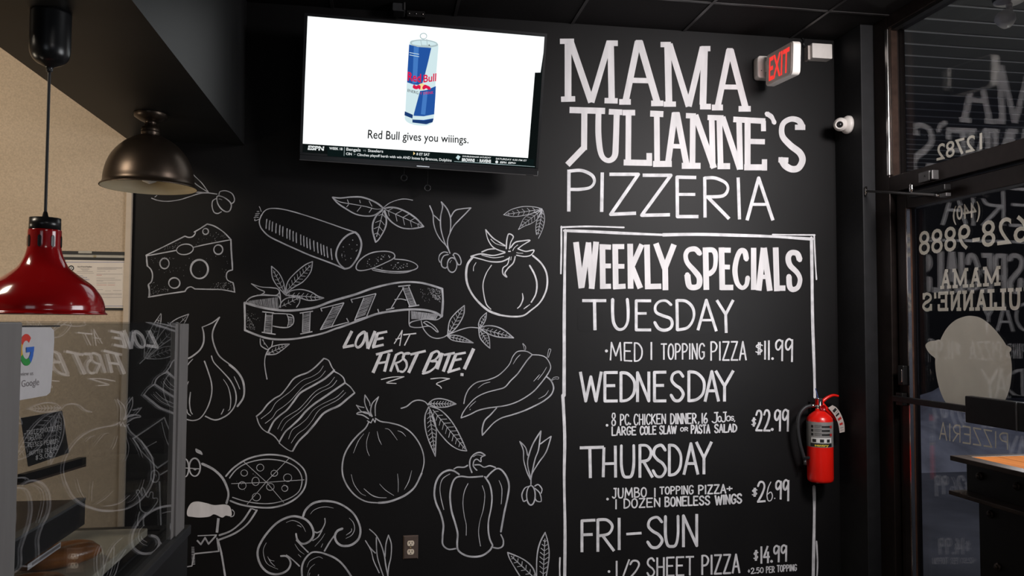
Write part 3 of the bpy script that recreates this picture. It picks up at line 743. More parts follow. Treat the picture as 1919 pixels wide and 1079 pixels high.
chalk('slogan_lettering', 'slanted white marker slogan LOVE AT FIRST BITE', A7, '''
25l: 88,540 22,672
22l: 10,678 105,660
22c: 168,560 195,550 200,590 175,650 138,678 118,650 138,590
26l: 208,552 222,688
24l: 283,540 222,690
27l: 302,562 268,672
20l: 298,562 385,545
20l: 288,612 355,598
20l: 258,678 355,655
9: 445,645 480,590 512,535
9l: 512,535 490,665
9l: 455,610 500,600
11l: 520,572 630,560
10l: 578,567 530,662
27l: 338,725 265,892
20l: 290,738 430,703
18l: 305,812 382,800
24l: 402,728 362,882
22l: 462,738 412,882
17: 458,742 508,722 526,755 495,795 440,815
20l: 455,812 482,885
20: 572,728 535,733 518,765 545,800 548,845 520,882 495,880
20l: 580,738 710,708
27l: 640,728 565,892
28l: 762,728 690,890
19: 758,730 805,710 825,738 790,780 755,795
19: 760,795 803,798 792,840 740,882 685,898
27l: 850,725 805,862
20l: 862,742 955,725
27l: 912,735 858,882
27l: 962,742 905,885
19l: 958,738 1047,722
19l: 945,788 1012,775
20l: 892,888 1000,855
29l: 1114,688 1035,862
24l: 1002,906 1028,908
8: 335,948 430,928 527,925
8: 527,925 450,950 380,975 420,980 460,982
8: 752,943 840,935 910,942
8: 908,942 840,965 800,985 830,1005 842,1022''', 'chalk_bright')
chalk('garlic_drawing', 'white marker drawing of a garlic bulb beside the glass case post', A8, '''
9: 740,105 680,150 600,185
12: 600,185 612,240 610,310 580,370 520,420 475,445 420,490
11: 740,105 695,190 682,260 700,340 740,420 815,480
16: 820,488 880,540 925,610 940,690 930,760 885,825
10: 675,418 695,470 760,540 830,620 870,710 870,800 830,870 770,915 700,935 625,905
10: 618,460 650,550 675,640 675,730 645,830 590,915 530,940 470,930 420,915
9t: 525,442 490,480 470,520
9: 505,712 497,790 505,860 520,888
8t: 770,605 810,670 830,760 825,840 808,862
8t: 857,583 885,640 905,688
9t: 775,845 765,868 752,892
8t: 490,622 475,660 465,700
8: 475,850 482,880 505,900
9: 420,490 350,550 300,610 285,690 310,780 360,850 430,910''')
chalk('bay_leaf_drawing', 'white marker leaf trio half seen through the glass case', A8, '''
7: 265,75 235,120 190,190 140,300 130,430
7: 268,80 262,160 230,280 180,370 135,435
v4 7: 140,420 255,110 30,0
8: 490,80 400,115 330,165 250,260 150,420
8: 490,80 450,160 370,260 260,340 160,430
v4 7: 160,420 470,100 36,0
7: 150,440 250,360 330,340 400,345
7: 150,440 270,440 360,410 400,350
v4 7: 160,435 385,350 32,0
9: 150,430 120,455 95,480''', 'chalk_thin')
chalk('bacon_drawing', 'white marker drawing of three wavy bacon rashers', (460, 650, 5.1375), '''
14: 105,668 160,620 215,550 280,495 340,460 400,390 460,310 520,275 600,245 670,195 755,110
11: 755,110 800,130 830,190 855,225
11: 855,235 910,265 945,300 958,340
11: 958,345 1010,385 1050,440
17: 220,820 270,720 330,660 400,605 460,530 520,450 580,410 680,355 770,300 855,225
17: 325,915 380,820 440,765 520,690 580,620 660,550 740,495 850,420 958,345
18: 455,1000 510,910 590,830 660,750 740,650 810,605 900,565 980,500 1050,442
10: 110,680 130,740 165,790 215,825
11: 225,825 280,860 325,915
9: 325,925 380,970 430,1000 460,1000
5: 750,182 710,240 640,285 560,315 500,360 430,430 350,490 290,540 240,620 150,690
5: 770,230 720,290 650,330 570,370 510,430 440,510 370,570 300,620 260,680 190,735
5: 858,290 800,360 700,410 640,460 570,540 510,600 430,650 360,700 310,790
5: 880,320 830,380 730,430 660,480 590,560 530,620 450,680 390,730 345,805
5: 945,418 880,480 800,520 720,560 650,610 590,690 520,750 450,800 415,885
5: 965,438 900,500 820,545 740,585 690,630 640,710 580,780 500,840 440,925''')
chalk('onion_drawing', 'white marker drawing of a whole onion', (620, 720, 4.496), '''
12: 318,320 290,370 230,425 170,495 120,580 98,670 100,760 130,840 180,910 240,960 310,990 400,998
16: 400,998 480,990 560,965 640,925 710,860 765,750
10: 765,750 785,660 775,570 735,480 670,400 590,350 500,325 420,312 375,285
8l: 305,305 338,325 355,290 372,320 380,285
9: 318,290 270,260 220,250 240,235 300,235 330,265
8: 215,175 260,230 320,250
8: 215,175 245,188 280,195
10: 288,90 285,150 310,220 345,270
8: 288,90 325,150 330,180
9: 402,105 350,160 335,230 350,270
9: 402,105 375,180 375,265
6t: 278,415 230,480 190,580
6t: 325,402 302,480 305,550 325,602
6t: 390,395 405,460 428,508
6t: 455,372 490,380 525,420 560,470
6t: 562,390 600,405 632,438
6t: 172,758 195,840 250,915 295,938
8t: 278,878 340,930 400,952 470,955
6t: 410,838 460,890 532,937
6t: 562,752 568,830 567,908
6t: 682,725 655,820 618,887''')
chalk('herb_leaf_drawing', 'white marker drawing of three drooping herb leaves beside the onion', (620, 720, 4.496), '''
10: 592,202 640,185 690,145 740,133 790,145 820,175
9: 820,165 860,130 920,120 990,135 1055,165
9: 820,165 890,190 970,190 1055,165
v6 9: 830,162 1040,165 26,0
10: 825,190 795,260 795,360 820,460 880,605
9: 825,190 870,290 888,380 885,480 880,605
v6 10: 830,220 872,560 40,0
9: 835,185 920,215 1000,290 1060,380 1110,480 1145,560
9: 850,260 890,370 950,450 1010,510 1080,550 1145,560
v6 10: 860,215 1130,545 56,0''')
chalk('chilli_drawing', 'white marker drawing of three chilli peppers', (840, 630, 5.395), '''
10: 158,680 175,600 215,525 290,465 400,440 490,405 560,350 620,280 650,210 690,160 740,147 800,155 850,185
11: 850,185 800,240 750,310 700,380 630,450 570,515 490,540 380,570 280,620 200,700 150,770 130,820
11: 855,187 920,190 980,210 1020,260 1035,320 1000,390 940,470 870,550 790,610 700,660 600,695 500,712 400,725 300,750 220,790 130,825
13: 990,405 1040,450 1065,520 1040,590 970,650 880,700 760,755 640,795 540,825 460,875 390,950 345,1000
13: 488,725 430,790 370,850 345,930 345,1000
6: 780,140 782,105 755,72
5: 770,140 765,110 752,75
5: 1000,215 1008,170 1018,130 1038,135 1025,175 1012,215
6: 1045,440 1070,415 1112,412 1112,432 1080,430 1050,445
7t: 728,185 690,225 655,282
7t: 425,462 360,480 300,525
6t: 280,655 235,695 210,725
7l: 225,735 218,745
7t: 995,310 960,370 905,440
7t: 925,385 895,420 862,455
7t: 1015,545 980,595 912,632''')
chalk('bell_pepper_drawing', 'white marker drawing of a bell pepper', (800, 790, 3.735), '''
12: 225,368 190,345 150,340 100,365 65,420 52,500 65,570 95,640 115,720 110,800 112,860 150,892 200,888
12: 390,382 300,388 240,382 200,395 175,440 162,520 172,620 195,700 215,780 212,850 220,900 270,935 330,945 390,935 440,900 460,865
11: 405,385 440,440 455,520 450,600 432,690 430,760 440,820 458,860
12: 420,388 450,355 490,328 525,340 560,390 575,450 565,530 545,620 530,700 518,770
10: 518,790 535,830 530,870 500,885 465,880
9: 190,330 215,318 260,318 285,305
9: 335,302 370,302 400,318 440,308 480,320
10: 315,355 300,310 305,260 335,225 375,215 408,235
8: 408,235 380,250 378,280 350,262 330,275 325,310 350,340
4: 325,245 350,232 390,238
6: 160,365 110,400 92,460 98,530 118,615
5: 288,432 262,490 252,570 262,660 275,720 275,795
5: 388,448 405,510 395,610 370,700 362,780 375,870
5: 505,412 525,470 520,575''')
chalk('spring_onion_drawing', 'white marker drawing of spring onions right of the bell pepper', (800, 790, 3.735), '''
8: 650,138 675,200 678,270 700,350 725,405
8: 650,138 690,180 705,235
9: 798,65 790,130 780,200 755,270 728,400
9: 798,65 745,150 715,230 705,300 728,400
8: 795,155 835,125 870,102
8: 870,102 835,210 780,290 735,370 728,440
o9: 728,515,30,68
8: 715,452 685,465 665,510 675,555 695,550
8: 755,450 780,440 805,470 800,500
8: 755,465 790,500 800,555 770,555 755,530''')
chalk('bay_leaf_drawing', 'white marker pair of leaves at the foot of the bell pepper', (800, 790, 3.735), '''
8: 565,915 580,960 620,1030 670,1110
9: 565,915 640,945 700,980 745,1030 770,1110
v6 6: 760,1100 590,940 32,0
9: 828,775 790,850 770,950 768,1110
8: 828,775 848,850 855,950 830,1110
v6 9: 812,1110 826,820 36,0''')
chalk('mushroom_drawing', 'white marker drawing of sliced mushrooms', (460, 910, 6.383), '''
26: 690,365 720,290 800,215 900,185 1000,185 1100,205 1200,255 1290,330 1350,430 1375,530 1360,620 1310,680 1240,715 1150,715 1090,670 1070,600 1100,540 1160,512
24: 605,575 620,640 670,690 730,685 790,640 815,570 790,480 730,410 650,375 560,365 460,395 370,450 280,540 200,650 150,760 150,860 190,960 260,1030 350,1058 440,1045 510,1000 540,930 520,870 480,840 425,840
16: 490,830 560,880 645,960
17: 610,650 680,725 750,795
15: 950,390 950,450 910,530 860,560 825,550
14: 915,535 870,610 805,655
18: 1060,600 1010,670 945,780
22: 680,1120 675,980 710,880 790,800 880,795 970,820 1080,870 1180,960 1290,1120
8t: 775,340 820,290 900,258 980,252 1055,268
9t: 1240,385 1290,440 1305,520 1270,590 1200,630
9t: 1268,508 1265,545 1205,590
8t: 485,440 560,415 640,440 690,490 720,550
9t: 615,470 645,480 670,495
8t: 250,680 215,760 225,860 270,940 390,998
8t: 265,845 300,910 355,965
7t: 270,860 300,890 345,900
7t: 735,975 770,900 870,850 925,870
7t: 740,1079 770,990 830,935
6t: 590,695 640,770 705,820
6l: 630,820 665,852
6t: 950,570 905,640 830,725
5l: 925,690 905,735
8l: 770,1040 760,1075
12l: 875,1060 865,1100''')
chalk('leek_drawing', 'white marker drawing of pointed leek leaves beside the wall socket', (460, 910, 6.383), '''
13: 1435,655 1495,745 1555,805
13: 1435,655 1500,770 1535,900 1600,1040
14: 1485,520 1560,590 1620,700 1660,830 1680,960 1710,1100
13: 1565,620 1570,780 1590,900 1660,1110
13: 1710,590 1680,700 1670,850
14: 1710,590 1745,700 1740,850 1715,960 1700,1100''')
CHEF = (320, 820, 4.164)
chalk('chef_drawing', 'white marker drawing of a moustached pizza cook in a tall hat', CHEF, '''
18: 245,203 330,245 400,310 440,390 450,450 435,510
o12: 187,230,43,70
o10: 112,235,28,70
7l: 100,235 232,243
f: 193,85 215,92 240,108 248,132 230,128 198,112
f: 172,240 190,255 205,240
7: 478,560 495,580 490,608 468,617
20l: 372,628 360,740
8l: 210,765 360,758
13l: 205,800 235,832 268,780 295,828 355,762
11l: 360,780 375,885 185,905
9l: 185,905 165,1000 105,1010
h14 4: 163,850 165,995 190,990 182,850
14: 370,800 395,900 428,1100
14: 625,555 560,650 470,725 380,760
14: 672,565 600,670 500,745 370,798
8l: 632,552 672,567
o10: -123,300,33,47
5: -130,290 -118,285 -112,300
9c: -243,480 -268,420 -248,410 -223,455 -228,400 -213,395 -188,455 -173,460 -158,425 -138,430 -138,470 -108,470 -103,495 -133,540 -178,585 -233,560
10: -243,580 -258,640 -253,720
14: -198,590 -213,640 -208,720
13l: -88,340 -75,720
11l: -108,240 52,130
11l: -83,290 67,200
10: -293,5 -233,100 -108,230
10: -296,8 -170,-75 -50,-158
10: -50,-158 -10,-60 60,60
6: -230,20 -190,90 -130,165
6: -70,-120 -40,0 10,120
5l: -220,90 -110,30''', 'chalk', lambda k: (k.b.use('paint'), k.draw('f: 130,560 160,510 210,497 280,510 340,525 420,520 460,535 475,580 470,612 430,607 400,622 340,597 300,615 230,622 170,617 130,607'), k.b.use('chalk')))
chalk('pizza_drawing', 'white marker drawing of a round sliced pizza held up by the cook', CHEF, '''
13: 430,300 490,235 590,170 700,138 800,132 900,148 980,190 1040,250 1058,320 1040,400 980,470 890,520 780,545 650,540 540,520 465,492
8: 458,315 510,250 590,200 700,172 800,170 900,190 980,235 1020,300 1020,370 990,430 910,480 800,510 690,512 580,495 482,465
5l: 472,358 745,348 1042,328
5l: 568,185 745,345 882,505
5l: 928,155 745,345 595,520
o5: 573,275,26,24
o5: 698,233,28,27
o5: 662,340,28,33
o5: 558,373,30,30
o5: 808,277,26,23
o5: 912,312,32,30
o5: 777,383,30,27
o5: 890,395,24,23
o5: 668,462,32,30
p 14 3: 500,320 700,190 1000,300 900,450 550,430''')
# --- shop name, upper right
TT = (1030, 50, 2.839)
chalk('shop_name_lettering', 'big white slab letters of the shop name, first word', TT, '''
28l: 55,78 130,77
36l: 98,92 98,375
34l: 112,80 222,402
32l: 318,80 222,402
34l: 325,95 330,380
30l: 303,88 363,88
29l: 61,386 136,384
29l: 292,393 362,395
34l: 470,78 405,390
36l: 478,78 572,400
28l: 430,285 530,287
30l: 458,86 492,86
30l: 370,400 432,400
30l: 540,408 605,408
28l: 590,95 645,95
36l: 628,105 635,400
32l: 638,92 740,424
32l: 815,108 740,424
36l: 824,115 815,415
28l: 806,117 855,117
28l: 607,412 672,412
30l: 800,425 858,425
32l: 956,122 895,420
34l: 962,122 1042,430
26l: 915,320 1005,322
28l: 944,128 974,128
31l: 863,430 922,430
30l: 1005,437 1070,437''', 'paint')
chalk('shop_name_lettering', 'big white slab letters of the shop name, second word', TT, '''
33l: 106,443 295,448
32l: 185,445 183,655
32l: 186,640 95,735
30l: 315,452 386,455
31: 260,455 260,580 275,680 310,712 345,690 352,620 357,455
30l: 388,457 455,457
30l: 420,460 418,725
32l: 394,722 545,725
30l: 530,672 530,738
32l: 535,462 605,465
30l: 570,465 572,725
32l: 550,730 650,730
32l: 666,458 630,725
32l: 676,458 730,740
24l: 645,635 715,637
28l: 655,468 688,468
32l: 703,740 803,740
28l: 725,473 778,475
30l: 762,480 760,735
32l: 775,470 875,752
30l: 862,480 868,750
28l: 840,483 925,485
30l: 903,490 910,745
30l: 920,480 1012,758
30l: 1008,500 1014,760
32l: 893,742 960,742
30l: 977,493 1147,503
26l: 1137,500 1138,556
32l: 1053,500 1053,745
28l: 1060,610 1145,612
32l: 1035,748 1157,748
28l: 1143,705 1143,765
25: 1155,463 1180,480 1195,510
33: 1345,535 1325,500 1280,492 1240,520 1238,580 1280,630 1330,670 1345,710 1325,750 1290,758 1255,740 1235,708
28l: 1305,535 1360,535
28l: 1217,708 1270,710''', 'paint')
chalk('pizzeria_lettering', 'thin white letters PIZZERIA under the shop name', TT, '''
18l: 103,760 102,983
17: 105,768 170,765 225,790 238,825 215,855 160,865 105,865
18l: 280,775 277,985
18l: 318,785 472,785 325,998 460,992
18l: 495,790 645,790 490,1003 640,1000
18l: 780,802 678,800 680,1010 792,1010
16l: 680,892 775,892
17l: 825,800 827,1015
17: 825,805 880,805 935,830 948,865 920,900 835,905
18l: 840,905 955,1022
17l: 1003,802 1010,1025
18l: 1050,1030 1112,805 1188,1030
16l: 1075,945 1162,945''', 'chalk_bright')
# --- weekly specials board
S1, S2 = (1040, 410, 3.173), (1040, 740, 3.183)
def border(k):
    k.frame(*S2); k.draw('''
18: 47,0 58,250 55,500 60,800 58,1100
18: 1545,545 1547,700 1540,1100
9: 30,970 28,1030 30,1100
9: 1560,872 1566,1000 1562,1100''')
chalk('specials_border', 'white hand-drawn double frame around the specials', S1, '''
18: 62,68 58,300 55,600 55,800 54,1052
16: 55,70 200,75 400,85 640,95
18: 640,95 850,92 1100,98 1300,105 1450,115 1530,120
17: 1525,112 1528,300 1532,600 1542,900 1545,1060
10: 36,50 200,45 410,51
10: 38,45 38,180 35,325
9: 1294,93 1420,95 1545,96
9: 1541,95 1548,250 1555,360''', 'chalk_bright', border)
chalk('weekly_specials_lettering', 'heavy white letters WEEKLY SPECIALS', S1, '''
34l: 125,138 158,412
32l: 200,140 160,405
30l: 200,140 218,405
34l: 245,136 218,416
34l: 282,152 285,416
30l: 265,165 333,168
28l: 280,280 333,280
30l: 270,402 333,400
34l: 358,152 362,416
30l: 342,165 412,165
28l: 358,282 413,282
30l: 346,405 420,400
34l: 447,148 450,415
32l: 517,152 455,290
34l: 455,280 508,412
34l: 547,153 552,415
32l: 535,403 632,400
34l: 600,146 655,300
34l: 708,152 655,290
34l: 655,285 657,424
32: 860,205 835,180 795,185 777,215 787,260 830,310 858,350 855,395 825,408 797,395 787,332
34l: 895,170 900,422
30: 900,185 940,187 955,220 950,290 925,322 900,328
34l: 990,170 995,422
30l: 980,185 1045,187
28l: 990,285 1040,287
32l: 985,408 1060,408
29: 1138,240 1128,196 1102,192 1080,240 1070,310 1083,380 1112,410 1138,392 1146,350
32l: 1181,172 1181,422
34l: 1240,172 1211,426
34l: 1243,172 1277,428
26l: 1225,345 1265,345
34l: 1312,170 1320,430
32l: 1305,412 1370,412
32: 1455,243 1440,207 1405,202 1387,230 1397,275 1440,320 1457,360 1445,405 1415,420 1395,400 1391,342''', 'paint')
wp = Ink(lambda x, y: onY(x, y, D-.0006)).frame(*S1); wp.b.use('board_wiped')
wp.draw('f: 150,520 320,475 600,468 900,468 1065,480 1090,560 1085,660 900,685 600,690 300,675 150,668 135,600')
wp.b.build('wiped_patch', None, wall, 'darker wiped patch behind TUESDAY')
chalk('day_lettering', 'white letters TUESDAY', S1, '''
18l: 162,486 305,486
19l: 235,490 238,662
18: 343,478 343,560 350,620 375,655 410,650 432,610 435,540 430,478
17l: 572,487 483,487 483,660 572,660
15l: 485,562 545,562
17: 690,510 660,487 620,492 597,520 602,555 640,575 685,592 697,622 685,650 650,662 615,650 593,615
18l: 725,480 728,662
17: 725,485 780,490 820,530 824,590 790,645 728,660
17l: 850,662 900,483 960,668
14l: 875,602 935,602
17l: 962,483 1015,568
17l: 1060,482 1015,568 1018,678''', 'chalk_bright')
def words(name, label, fr_, items, mat='chalk_bright', dots=()):
    def ex(k):
        for it in items:
            t, x0, x1, a0, a1, b0, b1, w, *sl = it; k.word(t, x0, x1, (a0, a1), (b0, b1), w, slant=sl[0] if sl else 0)
        for (x, y, r) in dots: k.disc(k.tf(x, y), r*k.k, 14)
    return chalk(name, label, fr_, '', mat, ex)
words('offer_lettering', 'white marker offer MED 1 TOPPING PIZZA with its price', S1, [
 ('MED', 328, 518, 735, 738, 838, 848, 9), ('1', 560, 586, 735, 735, 835, 835, 10), ('TOPPING', 632, 888, 744, 742, 835, 832, 9), ('PIZZA', 926, 1136, 732, 730, 840, 838, 9.5),
 ('$', 1192, 1235, 735, 735, 808, 805, 7), ('11.99', 1245, 1414, 728, 712, 833, 848, 11)], dots=[(306, 785, 9)])
def day(label, fr_, items):
    words('day_lettering', label, fr_, items)
day('white letters WEDNESDAY', S1, [(c, a, b_, 914-q, 913-q, 1083-q*.3, 1082-q*.3, 17.5) for q, (c, a, b_) in zip((0, 0, 0, 0, 2, 4, 5, 6, 7), (('W', 152, 275), ('E', 293, 368), ('D', 390, 475), ('N', 487, 562), ('E', 588, 657), ('S', 688, 765), ('D', 793, 888), ('A', 893, 972), ('Y', 958, 1058)))])
words('offer_lettering', 'white marker offer of a chicken dinner with its price', S2, [
 ('8', 338, 362, 110, 108, 182, 180, 7.5), ('PC.', 390, 450, 116, 115, 180, 176, 8), ('CHICKEN', 472, 660, 115, 114, 179, 169, 7.5), ('DINNER', 690, 842, 112, 110, 172, 168, 8.5), (',', 850, 864, 110, 110, 165, 165, 7), ('16', 876, 910, 110, 108, 168, 165, 8.5),
 ('J', 936, 972, 106, 104, 166, 164, 8), ('O', 972, 992, 128, 126, 160, 158, 7), ('J', 992, 1022, 104, 102, 160, 160, 8), ('O', 1022, 1046, 126, 124, 155, 153, 7), ('S', 1048, 1066, 128, 126, 150, 150, 6), (',', 1066, 1076, 130, 130, 155, 155, 6),
 ('LARGE', 340, 482, 190, 190, 240, 236, 8.5), ('COLE', 508, 602, 188, 186, 236, 232, 8.5), ('SLAW', 624, 722, 184, 184, 232, 228, 8.5), ('OR', 748, 792, 194, 192, 216, 214, 6), ('PASTA', 812, 922, 180, 178, 228, 226, 9), ('SALAD', 952, 1082, 176, 174, 224, 218, 9),
 ('$', 1172, 1198, 136, 134, 188, 184, 6.5), ('22.99', 1198, 1392, 96, 86, 210, 214, 12)], dots=[(310, 180, 8)])

def thurs(k):
    k.draw('''
18l: 148,315 292,311
18l: 208,318 211,495
17l: 292,312 288,490
17l: 360,302 362,492
16l: 290,410 362,408''')
    for c, a, b_, t, bt in (('U', 392, 474, 302, 490), ('R', 502, 580, 300, 488), ('S', 583, 662, 300, 488), ('D', 680, 752, 298, 478), ('A', 770, 852, 290, 470), ('Y', 845, 932, 284, 468)): k.word(c, a, b_, (t, t-1), (bt, bt-1), 17)
chalk('day_lettering', 'white letters THURSDAY', S2, '', 'chalk_bright', thurs)
words('offer_lettering', 'white marker offer of a jumbo pizza and wings with its price', S2, [
 ('JUMBO', 342, 545, 558, 552, 615, 606, 8.5), ('1', 590, 602, 556, 556, 606, 606, 9), ('TOPPING', 626, 824, 550, 540, 590, 590, 8), ('PIZZA', 856, 1018, 540, 534, 590, 584, 9), ('+', 1022, 1060, 536, 534, 582, 580, 8),
 ('1', 358, 370, 624, 624, 678, 678, 9), ('DOZEN', 412, 626, 620, 614, 674, 664, 8.5), ('BONELESS', 656, 922, 610, 602, 664, 652, 9.5), ('WINGS', 956, 1112, 600, 590, 654, 642, 10.5),
 ('$', 1175, 1206, 556, 554, 606, 602, 7), ('2', 1208, 1252, 520, 518, 636, 632, 12), ('6', 1262, 1300, 520, 518, 632, 628, 6), ('.', 1306, 1314, 516, 516, 622, 622, 5), ('99', 1316, 1394, 514, 504, 612, 630, 12)], dots=[(313, 620, 8)])
day('white letters FRI - SUN', S2, [('F', 157, 236, 750, 746, 932, 930, 17), ('R', 250, 350, 744, 740, 930, 926, 17), ('I', 376, 390, 738, 736, 920, 918, 17), ('-', 430, 512, 802, 796, 856, 850, 15), ('S', 550, 642, 730, 728, 912, 908, 17), ('U', 655, 738, 724, 722, 904, 902, 17), ('N', 762, 850, 720, 714, 902, 898, 17)])
words('offer_lettering', 'white marker offer of a half sheet pizza with its price', S2, [
 ('1', 360, 376, 992, 992, 1098, 1098, 11), ('/', 392, 448, 985, 982, 1100, 1100, 10), ('2', 446, 506, 990, 988, 1090, 1086, 11), ('SHEET', 550, 826, 974, 964, 1082, 1072, 11), ('PIZZA', 876, 1100, 958, 950, 1070, 1058, 11.5),
 ('$', 1185, 1212, 928, 924, 988, 984, 7), ('14.99', 1228, 1382, 906, 894, 1002, 990, 11.5), ('+2.50', 1150, 1242, 1034, 1028, 1066, 1058, 6), ('PER', 1260, 1308, 1024, 1022, 1060, 1056, 6), ('TOPPING', 1325, 1440, 1016, 1010, 1054, 1046, 6.5)], dots=[(322, 1052, 8)])

# ================================================================== TELEVISION
TVC = Vector((0.1797, 3.7357, 2.5790)); TW = 1.1; TH = TW*9/16
def _rx(a): return Matrix.Rotation(a, 3, 'X')
TR = Matrix.Rotation(radians(-3.56), 3, 'Z') @ _rx(radians(9.06)) @ Matrix.Rotation(radians(2.51), 3, 'Y')
def T(u, v, n=0.0): return TVC + TR @ Vector((u, -n, v))         # n = towards the viewer
TM = Matrix.Translation(TVC) @ TR.to_4x4()
TN = TR @ Vector((0, -1, 0))
def onTV(px, py, n=0.0012):
    d = ray(px, py); o = TVC+TN*n; return CAM+d*((o-CAM).dot(TN)/d.dot(TN))
tv = empty('television', TVC, 'large flat television with a bright white picture, tilted out from the black wall', 'television')
b = B(); b.rbox(-TW/2-.012, TW/2+.012, .001, .04, -TH/2-.03, TH/2+.012, .006, 'y', 3, TM); b.build('cabinet', M['black_plastic'], tv)
b = B(); b.box(-TW/2-.012, TW/2+.012, -.006, .004, -TH/2-.034, -TH/2-.010, TM); b.build('bottom_bezel', M['black_plastic'], tv, bevel=.002)
b = B(); b.box(-TW/2-.012, TW/2+.012, -.008, .006, -TH/2-.037, -TH/2-.033, TM); b.build('bezel_strip', M['grey_metal'], tv)
b = B()
for x0, x1, z0, z1 in ((-TW/2-.012, -TW/2, -TH/2, TH/2+.012), (TW/2, TW/2+.012, -TH/2, TH/2+.012), (-TW/2, TW/2, TH/2, TH/2+.012)): b.box(x0, x1, -.004, .002, z0, z1, TM)
b.build('bezel', M['black_plastic'], tv)
b = B(); b.box(.012-.03, .012+.03, -.0095, -.006, -TH/2-.030, -TH/2-.026, TM); b.build('maker_strip', M['chrome'], tv)
b = B(); b.box(TW/2-.045, TW/2-.01, -.0095, -.008, -TH/2-.0365, -TH/2-.034, TM); b.build('corner_badge', M['chrome'], tv)
scr = B().box(-TW/2, TW/2, -.001, .001, -TH/2, TH/2, TM).build('screen', M['tv_black'], tv)
P_ = lambda pts, n: [onTV(x, y, n) for x, y in pts]
pic = B(); pic.flat = True
def pf(mat, pts, n=.0024): pic.use(mat); pic.face(P_(pts, n))
# white picture area (with the darker notch on its right side)
pf('tv_white', [(576.6, 30.2), (1022.7, 69.2), (1013, 135.8), (1002.5, 136), (989.5, 296), (566.6, 269)], .0018)
Z5 = lambda x, y: (720+x/5.393, 50+y/5.393)
def zf(mat, pts, n, smooth=False):
    q = [V2(*p) for p in pts]; q = catmull(q, 5, True) if smooth else q; pf(mat, [Z5(p.x, p.y) for p in q], n)
zf('tv_pale', [(262, 150), (300, 135), (400, 128), (500, 145), (545, 180), (540, 300), (520, 560), (500, 900), (480, 975), (400, 1000), (280, 985), (212, 940), (214, 850), (232, 500), (250, 230)], .0028, True)
zf('tv_silver', [(262, 165), (290, 140), (400, 130), (500, 148), (543, 180), (520, 200), (420, 212), (300, 195)], .0032, True)
zf('tv_pale', [(280, 160), (320, 145), (400, 140), (490, 155), (525, 180), (420, 195), (300, 180)], .0036, True)
zf('tv_ink', [(440, 190), (455, 180), (468, 192)], .004)
zf('tv_blue', [(252, 180), (340, 205), (476, 214), (445, 350), (408, 500), (380, 590), (300, 585), (232, 562), (236, 430)], .0034)
zf('tv_blue2', [(300, 200), (350, 210), (330, 570), (285, 575)], .0036)
zf('tv_blue', [(362, 650), (430, 640), (522, 600), (518, 700), (505, 890), (490, 960), (430, 985), (285, 965), (300, 880)], .0034)
zf('tv_blue2', [(395, 660), (440, 650), (415, 890), (370, 885)], .0036)
zf('tv_navy', [(208, 855), (290, 890), (285, 928), (205, 895)], .0036)
zf('tv_pale', [(296, 900), (400, 905), (505, 885), (502, 925), (400, 942), (290, 938)], .0037)
zf('tv_navy', [(285, 935), (400, 950), (500, 930), (488, 965), (420, 985), (285, 968)], .00355)
# emblem: two red shapes before a yellow disc
zf('tv_sun', [(345, 590), (380, 572), (415, 590), (410, 625), (380, 640), (350, 625)], .0039, True)
zf('tv_red', [(288, 612), (300, 585), (325, 598), (345, 588), (368, 600), (362, 635), (345, 625), (330, 632), (305, 628)], .0041, True)
zf('tv_red', [(392, 600), (412, 586), (440, 596), (462, 608), (470, 632), (445, 636), (425, 622), (400, 635), (385, 622)], .0041, True)
def tvtype(mat, txt, tl, tr_, br, bl, bold=0, n=.0044, slant=0): pic.use(mat); type_on(pic, txt, [onTV(*p, n) for p in (tl, tr_, br, bl)], bold, slant)
tvtype('tv_red', 'Red', Z5(238, 455), Z5(374, 478), Z5(372, 562), Z5(236, 542), .02)
tvtype('tv_red', 'Bull', Z5(398, 488), Z5(528, 470), Z5(524, 548), Z5(396, 562), .02)
tvtype('tv_ink', 'ENERG', Z5(238, 628), Z5(345, 655), Z5(345, 684), Z5(236, 656)); tvtype('tv_red', 'Y DRINK', Z5(362, 664), Z5(498, 650), Z5(498, 678), Z5(362, 688))
for a in (258, 282): pic.use('tv_pale'); pf('tv_pale', [Z5(255, a), Z5(352, a+18), Z5(352, a+24), Z5(255, a+6)], .0040)
rg = Ink(lambda x, y: onTV(x, y, .004)).frame(720, 50, 5.393); rg.b = pic; rg.b.use('tv_silver')
rg.draw('''
o9: 397,95,33,28
7l: 368,130 378,188
7l: 430,125 436,188
8l: 372,188 440,190''')
tvtype('tv_ink', 'Red Bull gives you wiiings.', (690, 243), (878, 254.5), (878, 268.5), (689, 259), .009)
# ticker
A_ = lambda x, y: (540+x/7.381, 260+y/7.375); C_ = lambda x, y: (780+x/7.381, 260+y/7.375)
pf('tv_teal', [A_(-20+560, 95), (988.5, 297), (1001, 299), (1000, 310), A_(545, 260)], .0016)
tvtype('tv_text', 'ESPN', A_(280, 92), A_(500, 105), A_(492, 162), A_(270, 148), .05)
pf('tv_black', [A_(268, 118), A_(496, 131), A_(495, 136), A_(267, 123)], .0048)
tvtype('tv_text', 'WEEK 18', A_(568, 112), A_(752, 124), A_(752, 158), A_(568, 146), .025)
pf('tv_grey', [A_(775, 112), A_(784, 112), A_(778, 235), A_(769, 235)], .004)
tvtype('tv_text', 'Bengals', A_(806, 122), A_(1002, 132), A_(1002, 176), A_(804, 162), .012); tvtype('tv_grey', 'vs', A_(1035, 150), A_(1078, 152), A_(1078, 178), A_(1035, 175))
tvtype('tv_text', 'Steelers', A_(1104, 142), A_(1314, 152), A_(1314, 192), A_(1104, 180), .012)
tvtype('tv_text', 'CIN', A_(800, 188), A_(880, 193), A_(880, 228), A_(800, 222), .02); tvtype('tv_grey', '>', A_(905, 198), A_(932, 200), A_(932, 235), A_(905, 232))
